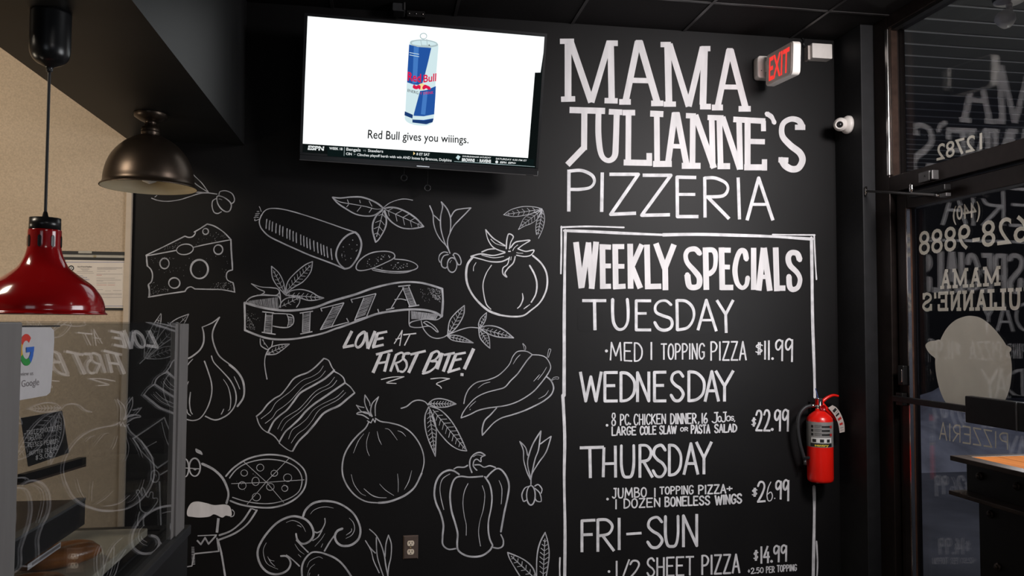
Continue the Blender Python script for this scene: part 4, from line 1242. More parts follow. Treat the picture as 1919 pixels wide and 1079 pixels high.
tvtype('tv_text', 'Clinches playoff berth with win AND losses by Broncos, Dolphins', A_(955, 200), C_(490, 278), C_(490, 315), A_(952, 234), .012)
pf('tv_sun', [A_(1735, 178), A_(1757, 205), A_(1730, 225)], .004)
tvtype('tv_text', '8 ET SAT', C_(5, 192), C_(188, 200), C_(186, 236), C_(2, 226), .02)
pf('tv_teal', [C_(528, 212), C_(628, 222), C_(622, 318), C_(522, 312)], .0022); pf('tv_line', [C_(575, 225), C_(612, 245), C_(585, 295), C_(548, 262)], .003)
tvtype('tv_text', 'DOUBLEHEADER SATURDAY', C_(642, 230), C_(1036, 252), C_(1034, 272), C_(640, 250), .02)
tvtype('tv_text', 'BROWNS', C_(634, 266), C_(812, 276), C_(808, 318), C_(630, 308), .05); tvtype('tv_grey', 'VS', C_(836, 285), C_(856, 286), C_(856, 312), C_(834, 310)); tvtype('tv_text', 'RAVENS', C_(878, 280), C_(1036, 288), C_(1034, 332), C_(876, 322), .05)
tvtype('tv_text', 'SATURDAY 4:30 PM ET', C_(1102, 262), C_(1530, 290), C_(1528, 314), C_(1100, 286), .015)
pic.use('tv_text'); pic.face(P_([C_(1114+20*cos(t), 320+20*sin(t)) for t in [i*pi/8 for i in range(16)]], .004))
tvtype('tv_text', 'ESPN', C_(1165, 310), C_(1250, 316), C_(1245, 342), C_(1158, 336), .03); tvtype('tv_text', 'ESPN+', C_(1278, 318), C_(1382, 324), C_(1378, 348), C_(1270, 342), .03)
pf('tv_line', [C_(525, 310), C_(1060, 342), C_(1060, 348), C_(525, 314)], .0036); pf('tv_line', [C_(1060, 343), C_(1640, 384), C_(1640, 387), C_(1060, 349)], .0036)
pic.build('screen_picture', None, scr, 'lit broadcast picture with a drink can advert and score ticker')
mt = B(); mt.box(-.22, .22, .04, .07, -.12, .14, TM); mt.box(-.05, .05, .05, .20, -.05, .05, TM); mt.box(-.15, .45, 3.955, D-.0005, 2.42, 2.76)
mt.build('wall_mount', M['black_metal'], tv)
for px, py, top in ((757, 333, 300), (801, 352, 318)):
    r0 = onY(px, py, 3.93); t0 = Vector((r0.x, r0.y, onY(px, top, 3.93).z+.06))
    b = B(); b.tube([t0, (t0+r0)/2+Vector((.001, 0, 0)), r0+Vector((0, 0, .014))], .0016, 8, 3); cord = b.build('pull_cord', M['black_metal'], tv)
    b = B(); b.tube([r0+Vector((.0145*cos(a), 0, .0145*sin(a))) for a in [i*pi/9 for i in range(19)]], .003, 8, 0); b.build('ring', M['rubber'], cord)

# small fittings at the ceiling line above the television
k = onY(747, 14, 3.90)
c = empty('ceiling_box', k, 'small black box hung at the ceiling line above the television', 'junction box')
k1, k2 = onY(736, 5, 3.9), onY(759, 24, 3.9)
b = B(); b.rbox(k1.x, k2.x, 3.88, 3.96, k2.z, ZC-.002, .006, 'y'); b.build('housing', M['rubber'], c)
b = B(); b.box(k2.x-.006, k2.x+.001, 3.872, 3.88, k2.z+.004, k2.z+.06); b.build('latch', M['grey_metal'], c)
b = B(); b.box(k2.x+.012, k2.x+.10, 3.955, 3.985, ZC-.036, ZC-.006)
b.build('side_rail', M['black_metal'], c)
for i in range(3):
    b = B(); b.cyl((k2.x+.022+.034*i, 3.955, ZC-.022), (k2.x+.022+.034*i, 3.949, ZC-.022), .004, 10); b.build('screw', M['chrome'], c)

# ================================================================== EXIT SIGN, ALARM BOX, CAMERA
far = onY(1436.5, 133, 3.93); near = onY(1486.5, 107, 3.64); dv = (far-near).normalized(); EL = (far-near).length
zc = Vector((0, 0, 1)); yy = dv; zz = (zc-yy*zc.dot(yy)).normalized(); xx = yy.cross(zz)
EM = Matrix(((xx.x, yy.x, zz.x, near.x), (xx.y, yy.y, zz.y, near.y), (xx.z, yy.z, zz.z, near.z), (0, 0, 0, 1)))
ex = empty('exit_sign', far, 'white exit sign with glowing red letters sticking out from the wall', 'exit sign')
b = B(); b.rbox(-.001, .041, 0, EL+.005, -.083, .083, .022, 'x', 5, EM); b.build('housing', M['white_plastic'], ex, bevel=.004)
b = B(); b.rbox(-.0035, -.0005, .012, EL-.008, -.077, .077, .018, 'x', 5, EM); fc = b.build('face_panel', M['exit_face'], ex)
b = B(); b.rbox(.0405, .0425, .012, EL-.008, -.077, .077, .018, 'x', 5, EM); b.build('rear_panel', M['grey_metal'], ex)
b = B().use('exit_red'); e = lambda y, z: EM @ Vector((-.0045, y, z))
type_on(b, 'EXIT', [e(EL*.87, .060), e(EL*.11, .060), e(EL*.11, -.060), e(EL*.87, -.060)], .02)
b.build('exit_letters', None, fc, 'glowing red letters EXIT')
pl = onY(1426, 132, D)
b = B(); b.rbox(pl.x-.045, pl.x+.045, 3.945, D-.0006, pl.z-.058, pl.z+.062, .018, 'y'); b.build('wall_canopy', M['white_plastic'], ex, bevel=.006)
b = B(); b.box(pl.x-.005, far.x+.03, 3.90, 3.95, pl.z-.03, pl.z+.03); b.build('neck', M['white_plastic'], ex)
s0 = onY(1427, 132, 3.944); b = B(); b.cyl(s0+Vector((0, .002, 0)), s0+Vector((0, -.001, 0)), .003, 8); b.build('screw', M['grey_metal'], ex)

a1, a2 = onY(1524, 79, 3.93), onY(1562, 109, 3.93)
c = empty('alarm_box', (a1.x, 3.96, a2.z), 'small white plastic box high on the wall in the corner beside the exit sign', 'alarm box')
b = B(); b.rbox(a1.x, a2.x, 3.94, D-.001, a2.z, a1.z, .004, 'y', 3); b.build('cover', M['white_plastic'], c, bevel=.003)
b = B(); b.box(a1.x-.014, a1.x-.001, 3.96, D-.001, a2.z-.004, a1.z-.008); b.build('back_plate', M['tag'], c)
b = B(); b.tube([(a1.x-.012, 3.985, a1.z-.01), (a1.x-.028, 3.98, a1.z+.008), (a1.x-.02, 3.985, a1.z+.03), (a1.x-.03, 3.99, ZC-.002)], .003, 8); b.build('cable', M['black_plastic'], c)

cp_ = onX(1591, 234, XC)
c = empty('security_camera', cp_, 'small white eyeball security camera on the side of the black pier', 'security camera')
b = B(); b.lathe([(.048, 0), (.048, .012), (.043, .022), (.034, .030), (.026, .036)], cp_+Vector((-.0006, 0, 0)), 32, (-1, 0, 0)); b.build('base', M['white_plastic'], c)
aim = Vector((-.62, -.68, -.22)).normalized(); ctr = cp_+Vector((-.048, 0, 0))
b = B(); b.lathe([(0, -.036)]+[(.036*cos(t), .036*sin(t)) for t in [-pi/2+i*pi/20 for i in range(1, 16)]]+[(.024, .0285)], ctr, 32, aim, False); b.build('eyeball', M['white_plastic'], c)
b = B(); b.lathe([(.0245, .026), (.0245, .030), (.017, .030), (.016, .026)], ctr, 28, aim, False); b.build('lens_ring', M['white_plastic'], c)
b = B(); b.lathe([(0, .026), (.017, .0265)], ctr, 28, aim, False); ln = b.build('lens', M['black_plastic'], c)
b = B(); b.lathe([(0, .0325), (.006, .031), (.010, .027)], ctr, 20, aim, False); b.build('lens_glass', M['black_plastic'], ln)

# ================================================================== FIRE EXTINGUISHER
EX = D-.075
et, eb = onY(1536, 776, EX), onY(1537, 902, EX); er = (onY(1558.5, 840, EX)-onY(1515, 840, EX)).length/2
bx, bz, tz = et.x, eb.z, et.z; H_ = tz-bz
c = empty('fire_extinguisher', (bx, EX, bz), 'red fire extinguisher with a black hose hung over the frame line on the chalkboard wall', 'fire extinguisher')
b = B(); b.lathe([(er*.86, 0), (er*.97, .008), (er, .02), (er, H_-.035), (er*.96, H_-.018), (er*.78, H_-.003), (er*.5, H_+.012), (er*.33, H_+.02), (er*.33, H_+.03)], (bx, EX, bz), 48); b.build('cylinder', M['ext_red'], c)
LZ = lambda py: onY(1536, py, EX-er).z
def cylface(b, a0, a1, z0, z1, r, n=14):
    for i in range(n):
        p, q = a0+(a1-a0)*i/n, a0+(a1-a0)*(i+1)/n
        b.face([(bx+r*sin(p), EX-r*cos(p), z0), (bx+r*sin(q), EX-r*cos(q), z0), (bx+r*sin(q), EX-r*cos(q), z1), (bx+r*sin(p), EX-r*cos(p), z1)])
# label: angles are measured from the side that faces the room
zl0, zl1 = LZ(839), LZ(791.5); view = atan2(bx, EX)*-1.0
b = B().use('label_grey'); cylface(b, view-1.5, view+1.45, zl0, zl1, er+.0006, 24)
lab = b.build('label', None, c, 'silver instruction label with a yellow word on black')
b = B().use('black_print'); r2 = er+.0011
def LA(px): return view+.02+(px-1537)/21.75
from math import asin
def ang(px): return view+asin(max(-.98, min(.98, (px-1537)/22.0)))
cylface(b, ang(1522), ang(1555.5), LZ(838), LZ(831.5), r2)
random.seed(5)
for y in (799.5, 807, 814.5):
    cylface(b, ang(1523), ang(1526.5), LZ(y+3), LZ(y-2), r2, 3); cylface(b, ang(1540), ang(1553), LZ(y+2.4), LZ(y-1.2), r2, 5)
    for q in range(3): cylface(b, ang(1528), ang(1540-q), LZ(y-2.4+q*2+.6), LZ(y-2.4+q*2), r2, 4)
b.use('white_print'); cylface(b, ang(1523), ang(1555), LZ(830.5), LZ(821), r2, 12)
b.use('black_print'); r3 = er+.0015
for x0, x1 in ((1525, 1531), (1537, 1543.5), (1548, 1552.5)): cylface(b, ang(x0), ang(x1), LZ(829.4), LZ(823.5), r3, 4)
b.use('red_print')
for y in (800, 815): cylface(b, ang(1553), ang(1556), LZ(y+3), LZ(y-2), r3, 3)
b.use('yellow_print'); V, Fs = type_mesh('sentry', .03)
def cw(v): a = ang(1528.5+(1551-1528.5)*v.x); return (bx+(r3+.0004)*sin(a), EX-(r3+.0004)*cos(a), LZ(837)+(LZ(833)-LZ(837))*v.y)
b.mesh([cw(v) for v in V], Fs)
b.build('label_print', None, lab)
top = bz+H_+.03
b = B(); b.lathe([(.017, -.012), (.019, 0), (.017, .012), (.014, .02), (.013, .045)], (bx, EX, top), 20); b.box(bx-.014, bx+.012, EX-.013, EX+.013, top+.018, top+.055); vb = b.build('valve', M['chrome'], c, bevel=.003)
b = B(); gp = Vector((bx+.004, EX-.020, top+.004)); b.lathe([(.017, 0), (.017, .006), (.014, .008), (.014, .0065), (0, .0065)], gp, 24, (0.1, -1, 0), False); b.build('gauge', M['red_enamel'], vb)
E_ = lambda px, py, dy=0: onY(px, py, EX+dy)
b = B(); b.tube([E_(1531, 757), E_(1541, 752), E_(1550, 745), E_(1561, 740.5), E_(1571, 742)], (.0105, .006), 12); b.box(E_(1530, 752).x, E_(1541, 752).x, EX-.012, EX+.012, E_(1530, 758).z, E_(1530, 748).z); b.build('squeeze_lever', M['ext_red'], c)
b = B(); b.tube([E_(1541, 757), E_(1550, 767), E_(1560, 777), E_(1568, 787)], (.011, .0075), 12); b.build('carry_handle', M['ext_red'], c)
b = B(); hp = [E_(1519, 760), E_(1508, 764), E_(1498, 777), E_(1495, 800), E_(1499, 830), E_(1506, 855), E_(1508.5, 862)]
b.tube(hp, .0098, 14); hose = b.build('hose', M['rubber'], c)
b = B(); b.cyl(E_(1530, 760), E_(1518.5, 760), .0085, 16); b.build('hose_fitting', M['chrome'], hose)
b = B(); b.cyl(E_(1508, 860), E_(1509, 871), .0085, 16); b.build('nozzle', M['grey_metal'], hose)
b = B(); b.box(E_(1505, 857).x, E_(1518, 857).x, EX-.012, EX+.012, E_(1505, 860).z, E_(1505, 855).z); b.build('hose_clip', M['black_plastic'], hose, bevel=.002)
b = B(); b.tube([E_(1534, 751, -.012), E_(1531, 737, .02), E_(1528, 728, .05)], .002, 8); b.build('safety_seal', M['blue_print'], c)
b = B(); outer = [E_(1560, 759, -.02), E_(1568, 764, -.021), E_(1576, 776, -.022), E_(1582, 793, -.02), E_(1583, 809, -.018)]; inner = [E_(1552, 764, -.02), E_(1560, 773, -.021), E_(1567, 784, -.022), E_(1571.5, 797, -.02), E_(1573.5, 811, -.018)]
outer, inner = catmull(outer, 4), catmull(inner, 4); n_ = len(outer); off = Vector((0, .0008, 0))
b.mesh(outer+inner+[p+off for p in outer]+[p+off for p in inner], [(i, i+1, n_+i+1, n_+i) for i in range(n_-1)]+[(2*n_+i, 3*n_+i, 3*n_+i+1, 2*n_+i+1) for i in range(n_-1)]+[(i, 2*n_+i, 2*n_+i+1, i+1) for i in range(n_-1)]+[(n_+i, n_+i+1, 3*n_+i+1, 3*n_+i) for i in range(n_-1)])
tg = b.build('inspection_tag', M['tag'], c)
b = B(); up_ = Vector((0, -.0012, 0))
def tq(t0, t1, s0, s1, mat):
    b.use(mat); i0, i1 = t0*(n_-1), t1*(n_-1)
    f_ = lambda t, s: (lambda i, fr2: (outer[i].lerp(outer[min(i+1, n_-1)], fr2)).lerp(inner[i].lerp(inner[min(i+1, n_-1)], fr2), s)+up_)(int(t), t-int(t))
    b.face([f_(i0, s0), f_(i1, s0), f_(i1, s1), f_(i0, s1)])
tq(.2, .3, .15, .8, 'black_print'); tq(.4, .46, .2, .85, 'black_print'); tq(.34, .37, .1, .7, 'grey_print'); tq(.54, .61, .2, .8, 'red_print'); tq(.70, .76, .25, .8, 'red_print'); tq(.83, .845, .2, .8, 'grey_print'); tq(.9, .915, .2, .8, 'grey_print')
b.build('tag_print', None, tg)
b = B(); b.box(bx-.022, bx+.022, EX+er*.8, D-.0005, bz+H_-.10, bz+H_+.06); b.box(bx-.016, bx+.016, EX+.012, D-.0005, top+.006, top+.02); b.build('wall_bracket', M['black_metal'], c)

# ================================================================== WALL SOCKET
o1, o2 = onY(755.5, 1003, D), onY(783.5, 1046.5, D); ox, oz = (o1.x+o2.x)/2, (o1.z+o2.z)/2; hw, hh = (o2.x-o1.x)/2, (o1.z-o2.z)/2
c = empty('power_outlet', (ox, D, oz), 'brown cover plate with two ivory sockets low on the chalkboard wall', 'power outlet')
b = B(); b.mesh([(ox-hw, D-.0015, oz-hh), (ox+hw, D-.0015, oz-hh), (ox+hw, D-.0015, oz+hh), (ox-hw, D-.0015, oz+hh), (ox-hw+.006, D-.008, oz-hh+.006), (ox+hw-.006, D-.008, oz-hh+.006), (ox+hw-.006, D-.008, oz+hh-.006), (ox-hw+.006, D-.008, oz+hh-.006)], [(3, 2, 1, 0), (4, 5, 6, 7), (0, 1, 5, 4), (1, 2, 6, 5), (2, 3, 7, 6), (3, 0, 4, 7)])
b.build('cover_plate', M['brown_plate'], c)
for dz in (.0205, -.0205):
    b = B(); n = 24; P = []
    for i in range(n): t = 2*pi*i/n; P.append((ox+.0172*cos(t), max(-.0128, min(.0128, .0172*sin(t)))))
    b.mesh([(x, D-.0081, oz+dz+z) for x, z in P]+[(x, D-.0105, oz+dz+z) for x, z in P], [tuple(range(n, 2*n))]+[(i, (i+1) % n, n+(i+1) % n, n+i) for i in range(n)])
    so = b.build('socket', M['ivory'], c)
    b = B(); b.box(ox-.0085, ox-.0055, D-.0109, D-.0104, oz+dz-.001, oz+dz+.008); b.box(ox+.0055, ox+.008, D-.0109, D-.0104, oz+dz-.001, oz+dz+.007); b.cyl((ox, D-.0104, oz+dz-.007), (ox, D-.0109, oz+dz-.007), .0028, 12); b.build('slots', M['black_plastic'], so)
b = B(); b.cyl((ox, D-.008, oz), (ox, D-.0095, oz), .003, 12); b.build('screw', M['brass'], c)

# ================================================================== LAMPS UNDER THE SOFFIT
ZS = 2.36
k = onZ(96, 24, ZS); zp = (k-CAM).dot(FWD); s_ = zp/F
def pxz(px, py): q = CAM+ray(px, py)*zp; return q.z
lx, ly = k.x, k.y
c = empty('pendant_lamp', (lx, ly, ZS), 'glossy red enamel pendant lamp on a black cord over the glass case', 'pendant lamp')
zcb = pxz(94, 125)
cup = catmull([V2(5.5, 136), V2(6.5, 128), V2(13, 124), V2(24, 118), V2(31, 109), V2(34, 98), V2(34.5, 84), V2(34.5, 60), V2(34.5, 28)], 4)
b = B(); b.lathe([(p.x*s_, pxz(94, p.y)-ZS) for p in cup]+[(34.5*s_, 0)], (lx, ly, ZS-.0005), 36); b.build('ceiling_cup', M['black_plastic'], c)
shx = onY(82, 500, ly).x; dxs = shx-lx
zt = pxz(82, 409)
b = B(); b.tube([(lx, ly, zcb-.01), (lx+dxs*.4, ly, (zcb*.6+zt*.4)), (lx+dxs, ly, zt)], 2.7*s_, 10); b.build('cord', M['rubber'], c)
hz = lambda py: pxz(82, py)
b = B(); b.lathe([(5.5*s_, hz(399)), (3.2*s_, hz(399)), (5.8*s_, hz(410)), (26*s_, hz(411)), (26.3*s_, hz(434))][1:], (shx, ly, 0), 36); b.build('cap', M['black_plastic'], c)
prof = [(27, 433), (27.7, 437), (27.7, 462), (29, 472), (33, 486), (41, 501), (54, 513), (67, 523), (80, 533), (90, 545), (98, 558), (102.5, 572), (103.5, 583), (107, 587), (107, 589)]
prof = [(p.x, p.y) for p in catmull([V2(*p) for p in prof], 4)]
inn = [(r-1.2, y+1.2) for r, y in prof if y < 585]
b = B().use('red_enamel'); b.lathe([(r*s_, hz(y)) for r, y in prof], (shx, ly, 0), 64, cap=False); sh = b.build('lamp_shade', None, c)
b = B().use('red_inner'); b.lathe([(r*s_, hz(y)) for r, y in inn]+[(105*s_, hz(589))], (shx, ly, 0), 64, cap=False); b.build('shade_lining', None, sh)
for i in range(8):
    a = -pi/2+.08+i*pi/4; r = 27.9*s_
    b = B(); b.rbox(-3*s_, 3*s_, -.0012, .0012, hz(466), hz(444), .006, 'y', 3, Matrix.Translation((shx+r*cos(a), ly+r*sin(a), 0)) @ Matrix.Rotation(a+pi/2, 4, 'Z')); b.build('vent_slot', M['black_plastic'], sh)
b = B(); b.lathe([(0, hz(574)), (14*s_, hz(570)), (22*s_, hz(556)), (20*s_, hz(540)), (12*s_, hz(518)), (10*s_, hz(480))], (shx, ly, 0), 28, cap=False); b.build('bulb', M['bulb'], c)

k = onZ(283, 213, ZS); zp2 = (k-CAM).dot(FWD); s2 = zp2/F
def hz2(py): return (CAM+ray(280, py)*zp2).z
gx0, gy0 = k.x, k.y
c = empty('dome_lamp', (gx0, gy0, ZS), 'gunmetal dome lamp with a cream inside close under the black soffit', 'dome lamp')
b = B(); b.lathe([(14*s2, hz2(229)), (20*s2, hz2(226)), (29*s2, hz2(220)), (29.5*s2, hz2(214)), (29.5*s2, ZS-.0005)], (gx0, gy0, 0), 36); b.build('ceiling_plate', M['gun'], c)
b = B(); b.lathe([(14.5*s2, hz2(258)), (15.5*s2, hz2(253)), (16.5*s2, hz2(250)), (16.5*s2, hz2(248)), (15.5*s2, hz2(247)), (16.5*s2, hz2(245)), (15.5*s2, hz2(243)), (16*s2, hz2(240)), (11*s2, hz2(238)), (10*s2, hz2(229)), (15*s2, hz2(226))], (gx0, gy0, 0), 30); b.build('socket_neck', M['gun'], c)
gp_ = [(13, 254), (22, 256), (33, 262), (45, 270), (58, 283), (68, 298), (75, 316), (78.5, 333), (79.5, 345), (84.5, 351), (84.5, 353)]
gp_ = [(p.x, p.y) for p in catmull([V2(*p) for p in gp_], 4)]
b = B().use('gun'); b.lathe([(r*s2, hz2(y)) for r, y in gp_], (gx0, gy0, 0), 64, cap=False); ds = b.build('dome_shade', None, c)
b = B().use('cream'); b.lathe([(r*s2-.0015, hz2(y+1.2)) for r, y in gp_ if y < 347]+[(83*s2, hz2(353))], (gx0, gy0, 0), 64, cap=False); b.build('shade_lining', None, ds)
b = B(); b.lathe([(0, hz2(346)), (12*s2, hz2(341)), (16*s2, hz2(328)), (12*s2, hz2(310)), (8*s2, hz2(290)), (8*s2, hz2(262))], (gx0, gy0, 0), 24, cap=False); b.build('bulb', M['bulb'], c)

# ================================================================== CERTIFICATE ON THE BEIGE WALL
CYY = D-.0125
ce = lambda x, y, d=0.0: onY(100+x/7.706, 460+y/7.714, CYY-d)
c = empty('certificate', ce(600, 900), 'framed occupancy certificate in a black edged sleeve on the beige wall', 'certificate')
def quadbox(b, x0, y0, x1, y1, d0, d1): p, q = ce(x0, y1, d0), ce(x1, y0, d0); b.box(p.x, q.x, CYY-d1, CYY-d0, p.z, q.z)
b = B(); quadbox(b, 105, 98, 1068, 925, 0.0004, .004); b.build('sleeve', M['clear_sleeve'], c)
b = B(); quadbox(b, 103, 94, 1068, 124, .004, .0062); quadbox(b, 103, 180, 1066, 204, .004, .0062); quadbox(b, 103, 124, 124, 925, .004, .0062); quadbox(b, 103, 902, 1046, 926, .004, .0062); b.build('black_border', M['black_print'], c)
b = B(); quadbox(b, 158, 208, 1058, 900, .004, .005); pp = b.build('paper', M['paper'], c)
b = B(); r0 = ce(600, 157, .004); b.lathe([(.0035, 0), (.0055, 0), (.0055, .002), (.0035, .002)], r0, 20, (0, -1, 0), False); b.build('eyelet', M['brass'], c)
b = B(); quadbox(b, 360, 80, 556, 110, .0062, .0066); b.build('tape', M['clear_sleeve'], c)
b = B(); b.flat = True
def bar(mat, x0, x1, y, h=3): b.use(mat); b.face([ce(x0, y-h/2, .0054), ce(x1, y-h/2, .0054), ce(x1, y+h/2, .0054), ce(x0, y+h/2, .0054)])
for x0, x1, y in ((180, 1040, 240), (180, 1030, 875)): bar('blue_print', x0, x1, y, 6)
for x in (183, 1034): b.use('blue_print'); b.face([ce(x-3, 240, .0054), ce(x+3, 240, .0054), ce(x+3-8*(x > 500), 875, .0054), ce(x-3-8*(x > 500), 875, .0054)])
def ct(mat, t, x0, x1, y0, y1, bold=0): b.use(mat); type_on(b, t, [ce(x0, y0, .0054), ce(x1, y0, .0054), ce(x1, y1, .0054), ce(x0, y1, .0054)], bold)
ct('black_print', 'City of North Royalton', 345, 556, 294, 314, .01); ct('blue_print', 'FINAL', 366, 430, 430, 444); ct('blue_print', 'CERTIFICATE OF', 310, 488, 456, 472, .01); ct('blue_print', 'OCCUPANCY', 345, 522, 484, 500, .01)
b.use('black_print'); b.face([ce(258+42*cos(t), 326+40*sin(t), .0054) for t in [i*pi/12 for i in range(24)]]); b.use('white_print'); b.face([ce(258+26*cos(t), 326+22*sin(t), .0057) for t in [i*pi/8 for i in range(16)]]); b.use('black_print'); b.face([ce(x, y, .006) for x, y in ((240, 332), (258, 314), (278, 332))])
for x0, x1, y in ((385, 520, 330), (400, 520, 345), (415, 500, 360), (340, 570, 376), (225, 585, 400), (400, 445, 540), (440, 485, 582), (630, 1000, 318), (630, 990, 330), (630, 910, 342), (628, 752, 370), (790, 815, 370), (622, 1000, 413), (622, 700, 427), (622, 888, 471), (622, 980, 500), (622, 720, 512), (622, 770, 542), (785, 892, 542), (622, 770, 570), (785, 892, 570), (620, 715, 638), (745, 830, 655), (860, 985, 650)): bar('red_print' if y in (427, 570) else 'grey_print', x0, x1, y, 4)
for y in (690, 702, 714, 742, 754): bar('grey_print', 618, 990, y, 3)
b.build('print', None, pp)

# ================================================================== GLASS DISPLAY CASE
GX = -.62; Y0, Y1 = 1.452, 2.70; ZB, ZT = .853, 1.497; XB = -1.62
c = empty('display_case', ((GX+XB)/2, (Y0+Y1)/2, 0), 'glass bakery display case on a black counter at the left of the room', 'display case')
b = B(); b.box(XB, GX+.012, Y0-.05, Y1+.03, 0, ZB-.03); b.build('counter', M['cabinet'], c, bevel=.004)
b = B(); b.box(GX-.05, GX+.02, Y0-.06, Y1+.035, ZB-.03, ZB); b.box(GX-.055, GX-.045, Y0-.06, Y1, ZB, ZB+.006); b.build('base_rail', M['rubber'], c, bevel=.003)
b = B(); b.box(XB, GX-.05, Y1-.02, Y1+.035, ZB-.03, ZB); b.box(XB, GX-.05, Y0-.06, Y1-.02, ZB-.03, ZB-.004); b.build('base_deck', M['cabinet'], c)
ya = onX(325, 700, GX).y
b = B(); b.box(GX-.004, GX+.010, ya+.034, Y1-.014, ZB, ZT); b.box(GX-.010, GX+.004, ya, ya+.030, ZB, ZT); b.box(GX-.006, GX+.0, ya+.02, ya+.05, ZB, ZT); b.build('corner_post', M['post'], c, bevel=.002)
b = B(); b.box(GX-.014, GX+.012, Y0-.10, 1.487, ZB, ZT+.003); b.build('corner_post', M['post'], c, bevel=.003)
b = B(); b.box(XB, XB+.03, Y0, Y1, ZB, ZT); b.build('back_frame', M['post'], c)
b = B(); b.box(GX-.003, GX+.003, 1.487, Y1-.016, ZB, ZT); b.build('side_pane', M['case_glass'], c)
b = B(); b.box(XB+.03, GX-.012, Y1-.022, Y1-.016, ZB, ZT); b.build('end_pane', M['case_glass'], c)
b = B(); b.box(XB, GX, Y0, Y1, ZT-.0005, ZT+.0045); b.build('top_pane', M['case_glass'], c)
ec, ed = onX(30, 607, GX), onX(110, 607, GX)
b = B(); b.box(GX+.0005, GX+.003, ec.y, ed.y, ZT-.006, ZT-.003); b.build('edge_glint', M['chrome'], c)  # strip added to stand in for the bright highlight along the top edge
# middle shelf with its black front band and price strip
sx = -.72; q = onX(160, 932, sx); q2 = onX(160, 981, sx)
b = B().use('shelf_black').box(sx-.02, sx, Y0+.02, q.y, q2.z, q.z-.006); b.use('shelf_edge').box(sx-.021, sx+.001, Y0+.02, q.y, q.z-.006, q.z); b.use('dark_wood').box(XB+.05, sx-.021, Y0+.02, q.y-.002, q.z-.02, q.z-.004)
shelf = b.build('shelf', None, c)
p1, p2 = onX(114, 1015, sx+.004), onX(52, 1051, sx+.004)
b = B(); b.flat = True; b.use('card_white'); b.face([(sx+.004, p2.y, q2.z-.001), (sx+.004, p1.y, q2.z-.001), (sx+.004, p1.y, q2.z-.014), (sx+.004, p2.y, q2.z-.014)])
b.use('grey_print'); b.face([(sx+.0045, p2.y+.02, q2.z-.004), (sx+.0045, p1.y-.004, q2.z-.004), (sx+.0045, p1.y-.004, q2.z-.010), (sx+.0045, p2.y+.02, q2.z-.010)])
b.build('price_strip', None, shelf)
# cream serving board inside
r1 = onX(277, 989, -.665); bz_ = r1.z
c2 = B().box(-1.45, -.665, Y0+.03, r1.y, bz_-.022, bz_).build('serving_board', M['deck'], None, 'cream serving board lying inside the glass case under the pastries', 'board', bevel=.003)
b = B(); b.box(-1.4, -.72, Y0+.06, r1.y-.05, ZB-.0035, bz_-.0222); b.build('board_riser', M['cabinet'], c)
def pastry(px, py, lx_, ly_, lz_, rot, label):
    p = onZ(px, py, bz_+lz_*.5); b = B(); n, m_ = 28, 16; V = []
    for j in range(m_+1):
        t = -pi/2+pi*j/m_
        for i in range(n):
            a = 2*pi*i/n; cc = cos(t); w_ = 1+.05*sin(3*a+px)+.04*sin(7*a)
            x = lx_*abs(cc)**.6*(abs(cos(a))**.85)*(1 if cos(a) >= 0 else -1)*w_; y = ly_*abs(cc)**.6*(abs(sin(a))**.85)*(1 if sin(a) >= 0 else -1)*w_; z = lz_*.5*sin(t)*(1-.25*max(0, sin(t))*max(0, 1-(y/ly_*3)**2))
            V.append(Vector((p.x+x*cos(rot)-y*sin(rot), p.y+x*sin(rot)+y*cos(rot), bz_+.0005+lz_*.5+z)))
    b.mesh(V, [(j*n+i, j*n+(i+1) % n, (j+1)*n+(i+1) % n, (j+1)*n+i) for j in range(m_) for i in range(n)], True)
    o = b.build('pastry', M['pastry'], None, label, 'pastry', 'pastries on the cream board'); return o
pastry(112, 1040, .10, .055, .05, .85, 'brown baked pastry on the cream board, farthest of the two beside the price strip')
pastry(40, 1105, .09, .06, .05, .85, 'brown baked pastry on the cream board, nearest the glass case front post')
# slate card on its stand, on the shelf
cf = Matrix
sg = onZ(86, 880, q.z+.03); zs = (sg-CAM).dot(FWD)
def onS(px, py, d=0.0):
    """the plane of the card: leaning back, turned towards the room"""
    r_ = ray(px, py); o = sg+SN*d; return CAM+r_*((o-CAM).dot(SN)/r_.dot(SN))
SN = Vector((.10, -.95, .30)).normalized()
SU = Vector((0, 0, 1)); SU = (SU-SN*SU.dot(SN)).normalized()
card = [onS(38, 783), onS(116, 769), onS(129, 848), onS(52, 874)]
b = B(); b.mesh(card+[p-SN*.005 for p in card], [(3, 2, 1, 0), (4, 5, 6, 7), (0, 1, 5, 4), (1, 2, 6, 5), (2, 3, 7, 6), (3, 0, 4, 7)])
c3 = empty('menu_card', sg, 'small black chalk card with a handwritten dessert price inside the glass case', 'menu card')
b.build('card', M['slate'], c3, bevel=.001)
ik = Ink(lambda x, y: onS(x, y, .0008)).frame(0, 590, 4.317); ik.b.use('chalk_bright')
def sl(t, x0, x1, y0, y1, h, w=4.2): ik.word(t, x0, x1, (y0, y1), (y0+h, y1+h), w)
sl('TRIPLE CHOCOLATE', 215, 495, 938, 890, 36); sl('-', 196, 208, 952, 950, 20, 6); sl('DELUXE', 228, 345, 980, 960, 36); sl('REESES PEANUT', 228, 470, 1036, 1003, 34)
ik.frame(0, 820, 4.167); sl('BUTTER DELUXE', 232, 456, 108, 66, 28, 4.2); sl('$3.00', 280, 408, 140, 110, 36, 6)
ik.b.build('handwriting', None, c3)
st1, st2 = onZ(33, 884, q.z+.035), onZ(150, 852, q.z+.035)
dd = (st2-st1); dd.z = 0; u_ = dd.normalized(); nrm = Vector((u_.y, -u_.x, 0))
c4 = empty('card_stand', (st1+st2)/2, 'dark wooden stand holding the chalk card inside the glass case', 'card stand')
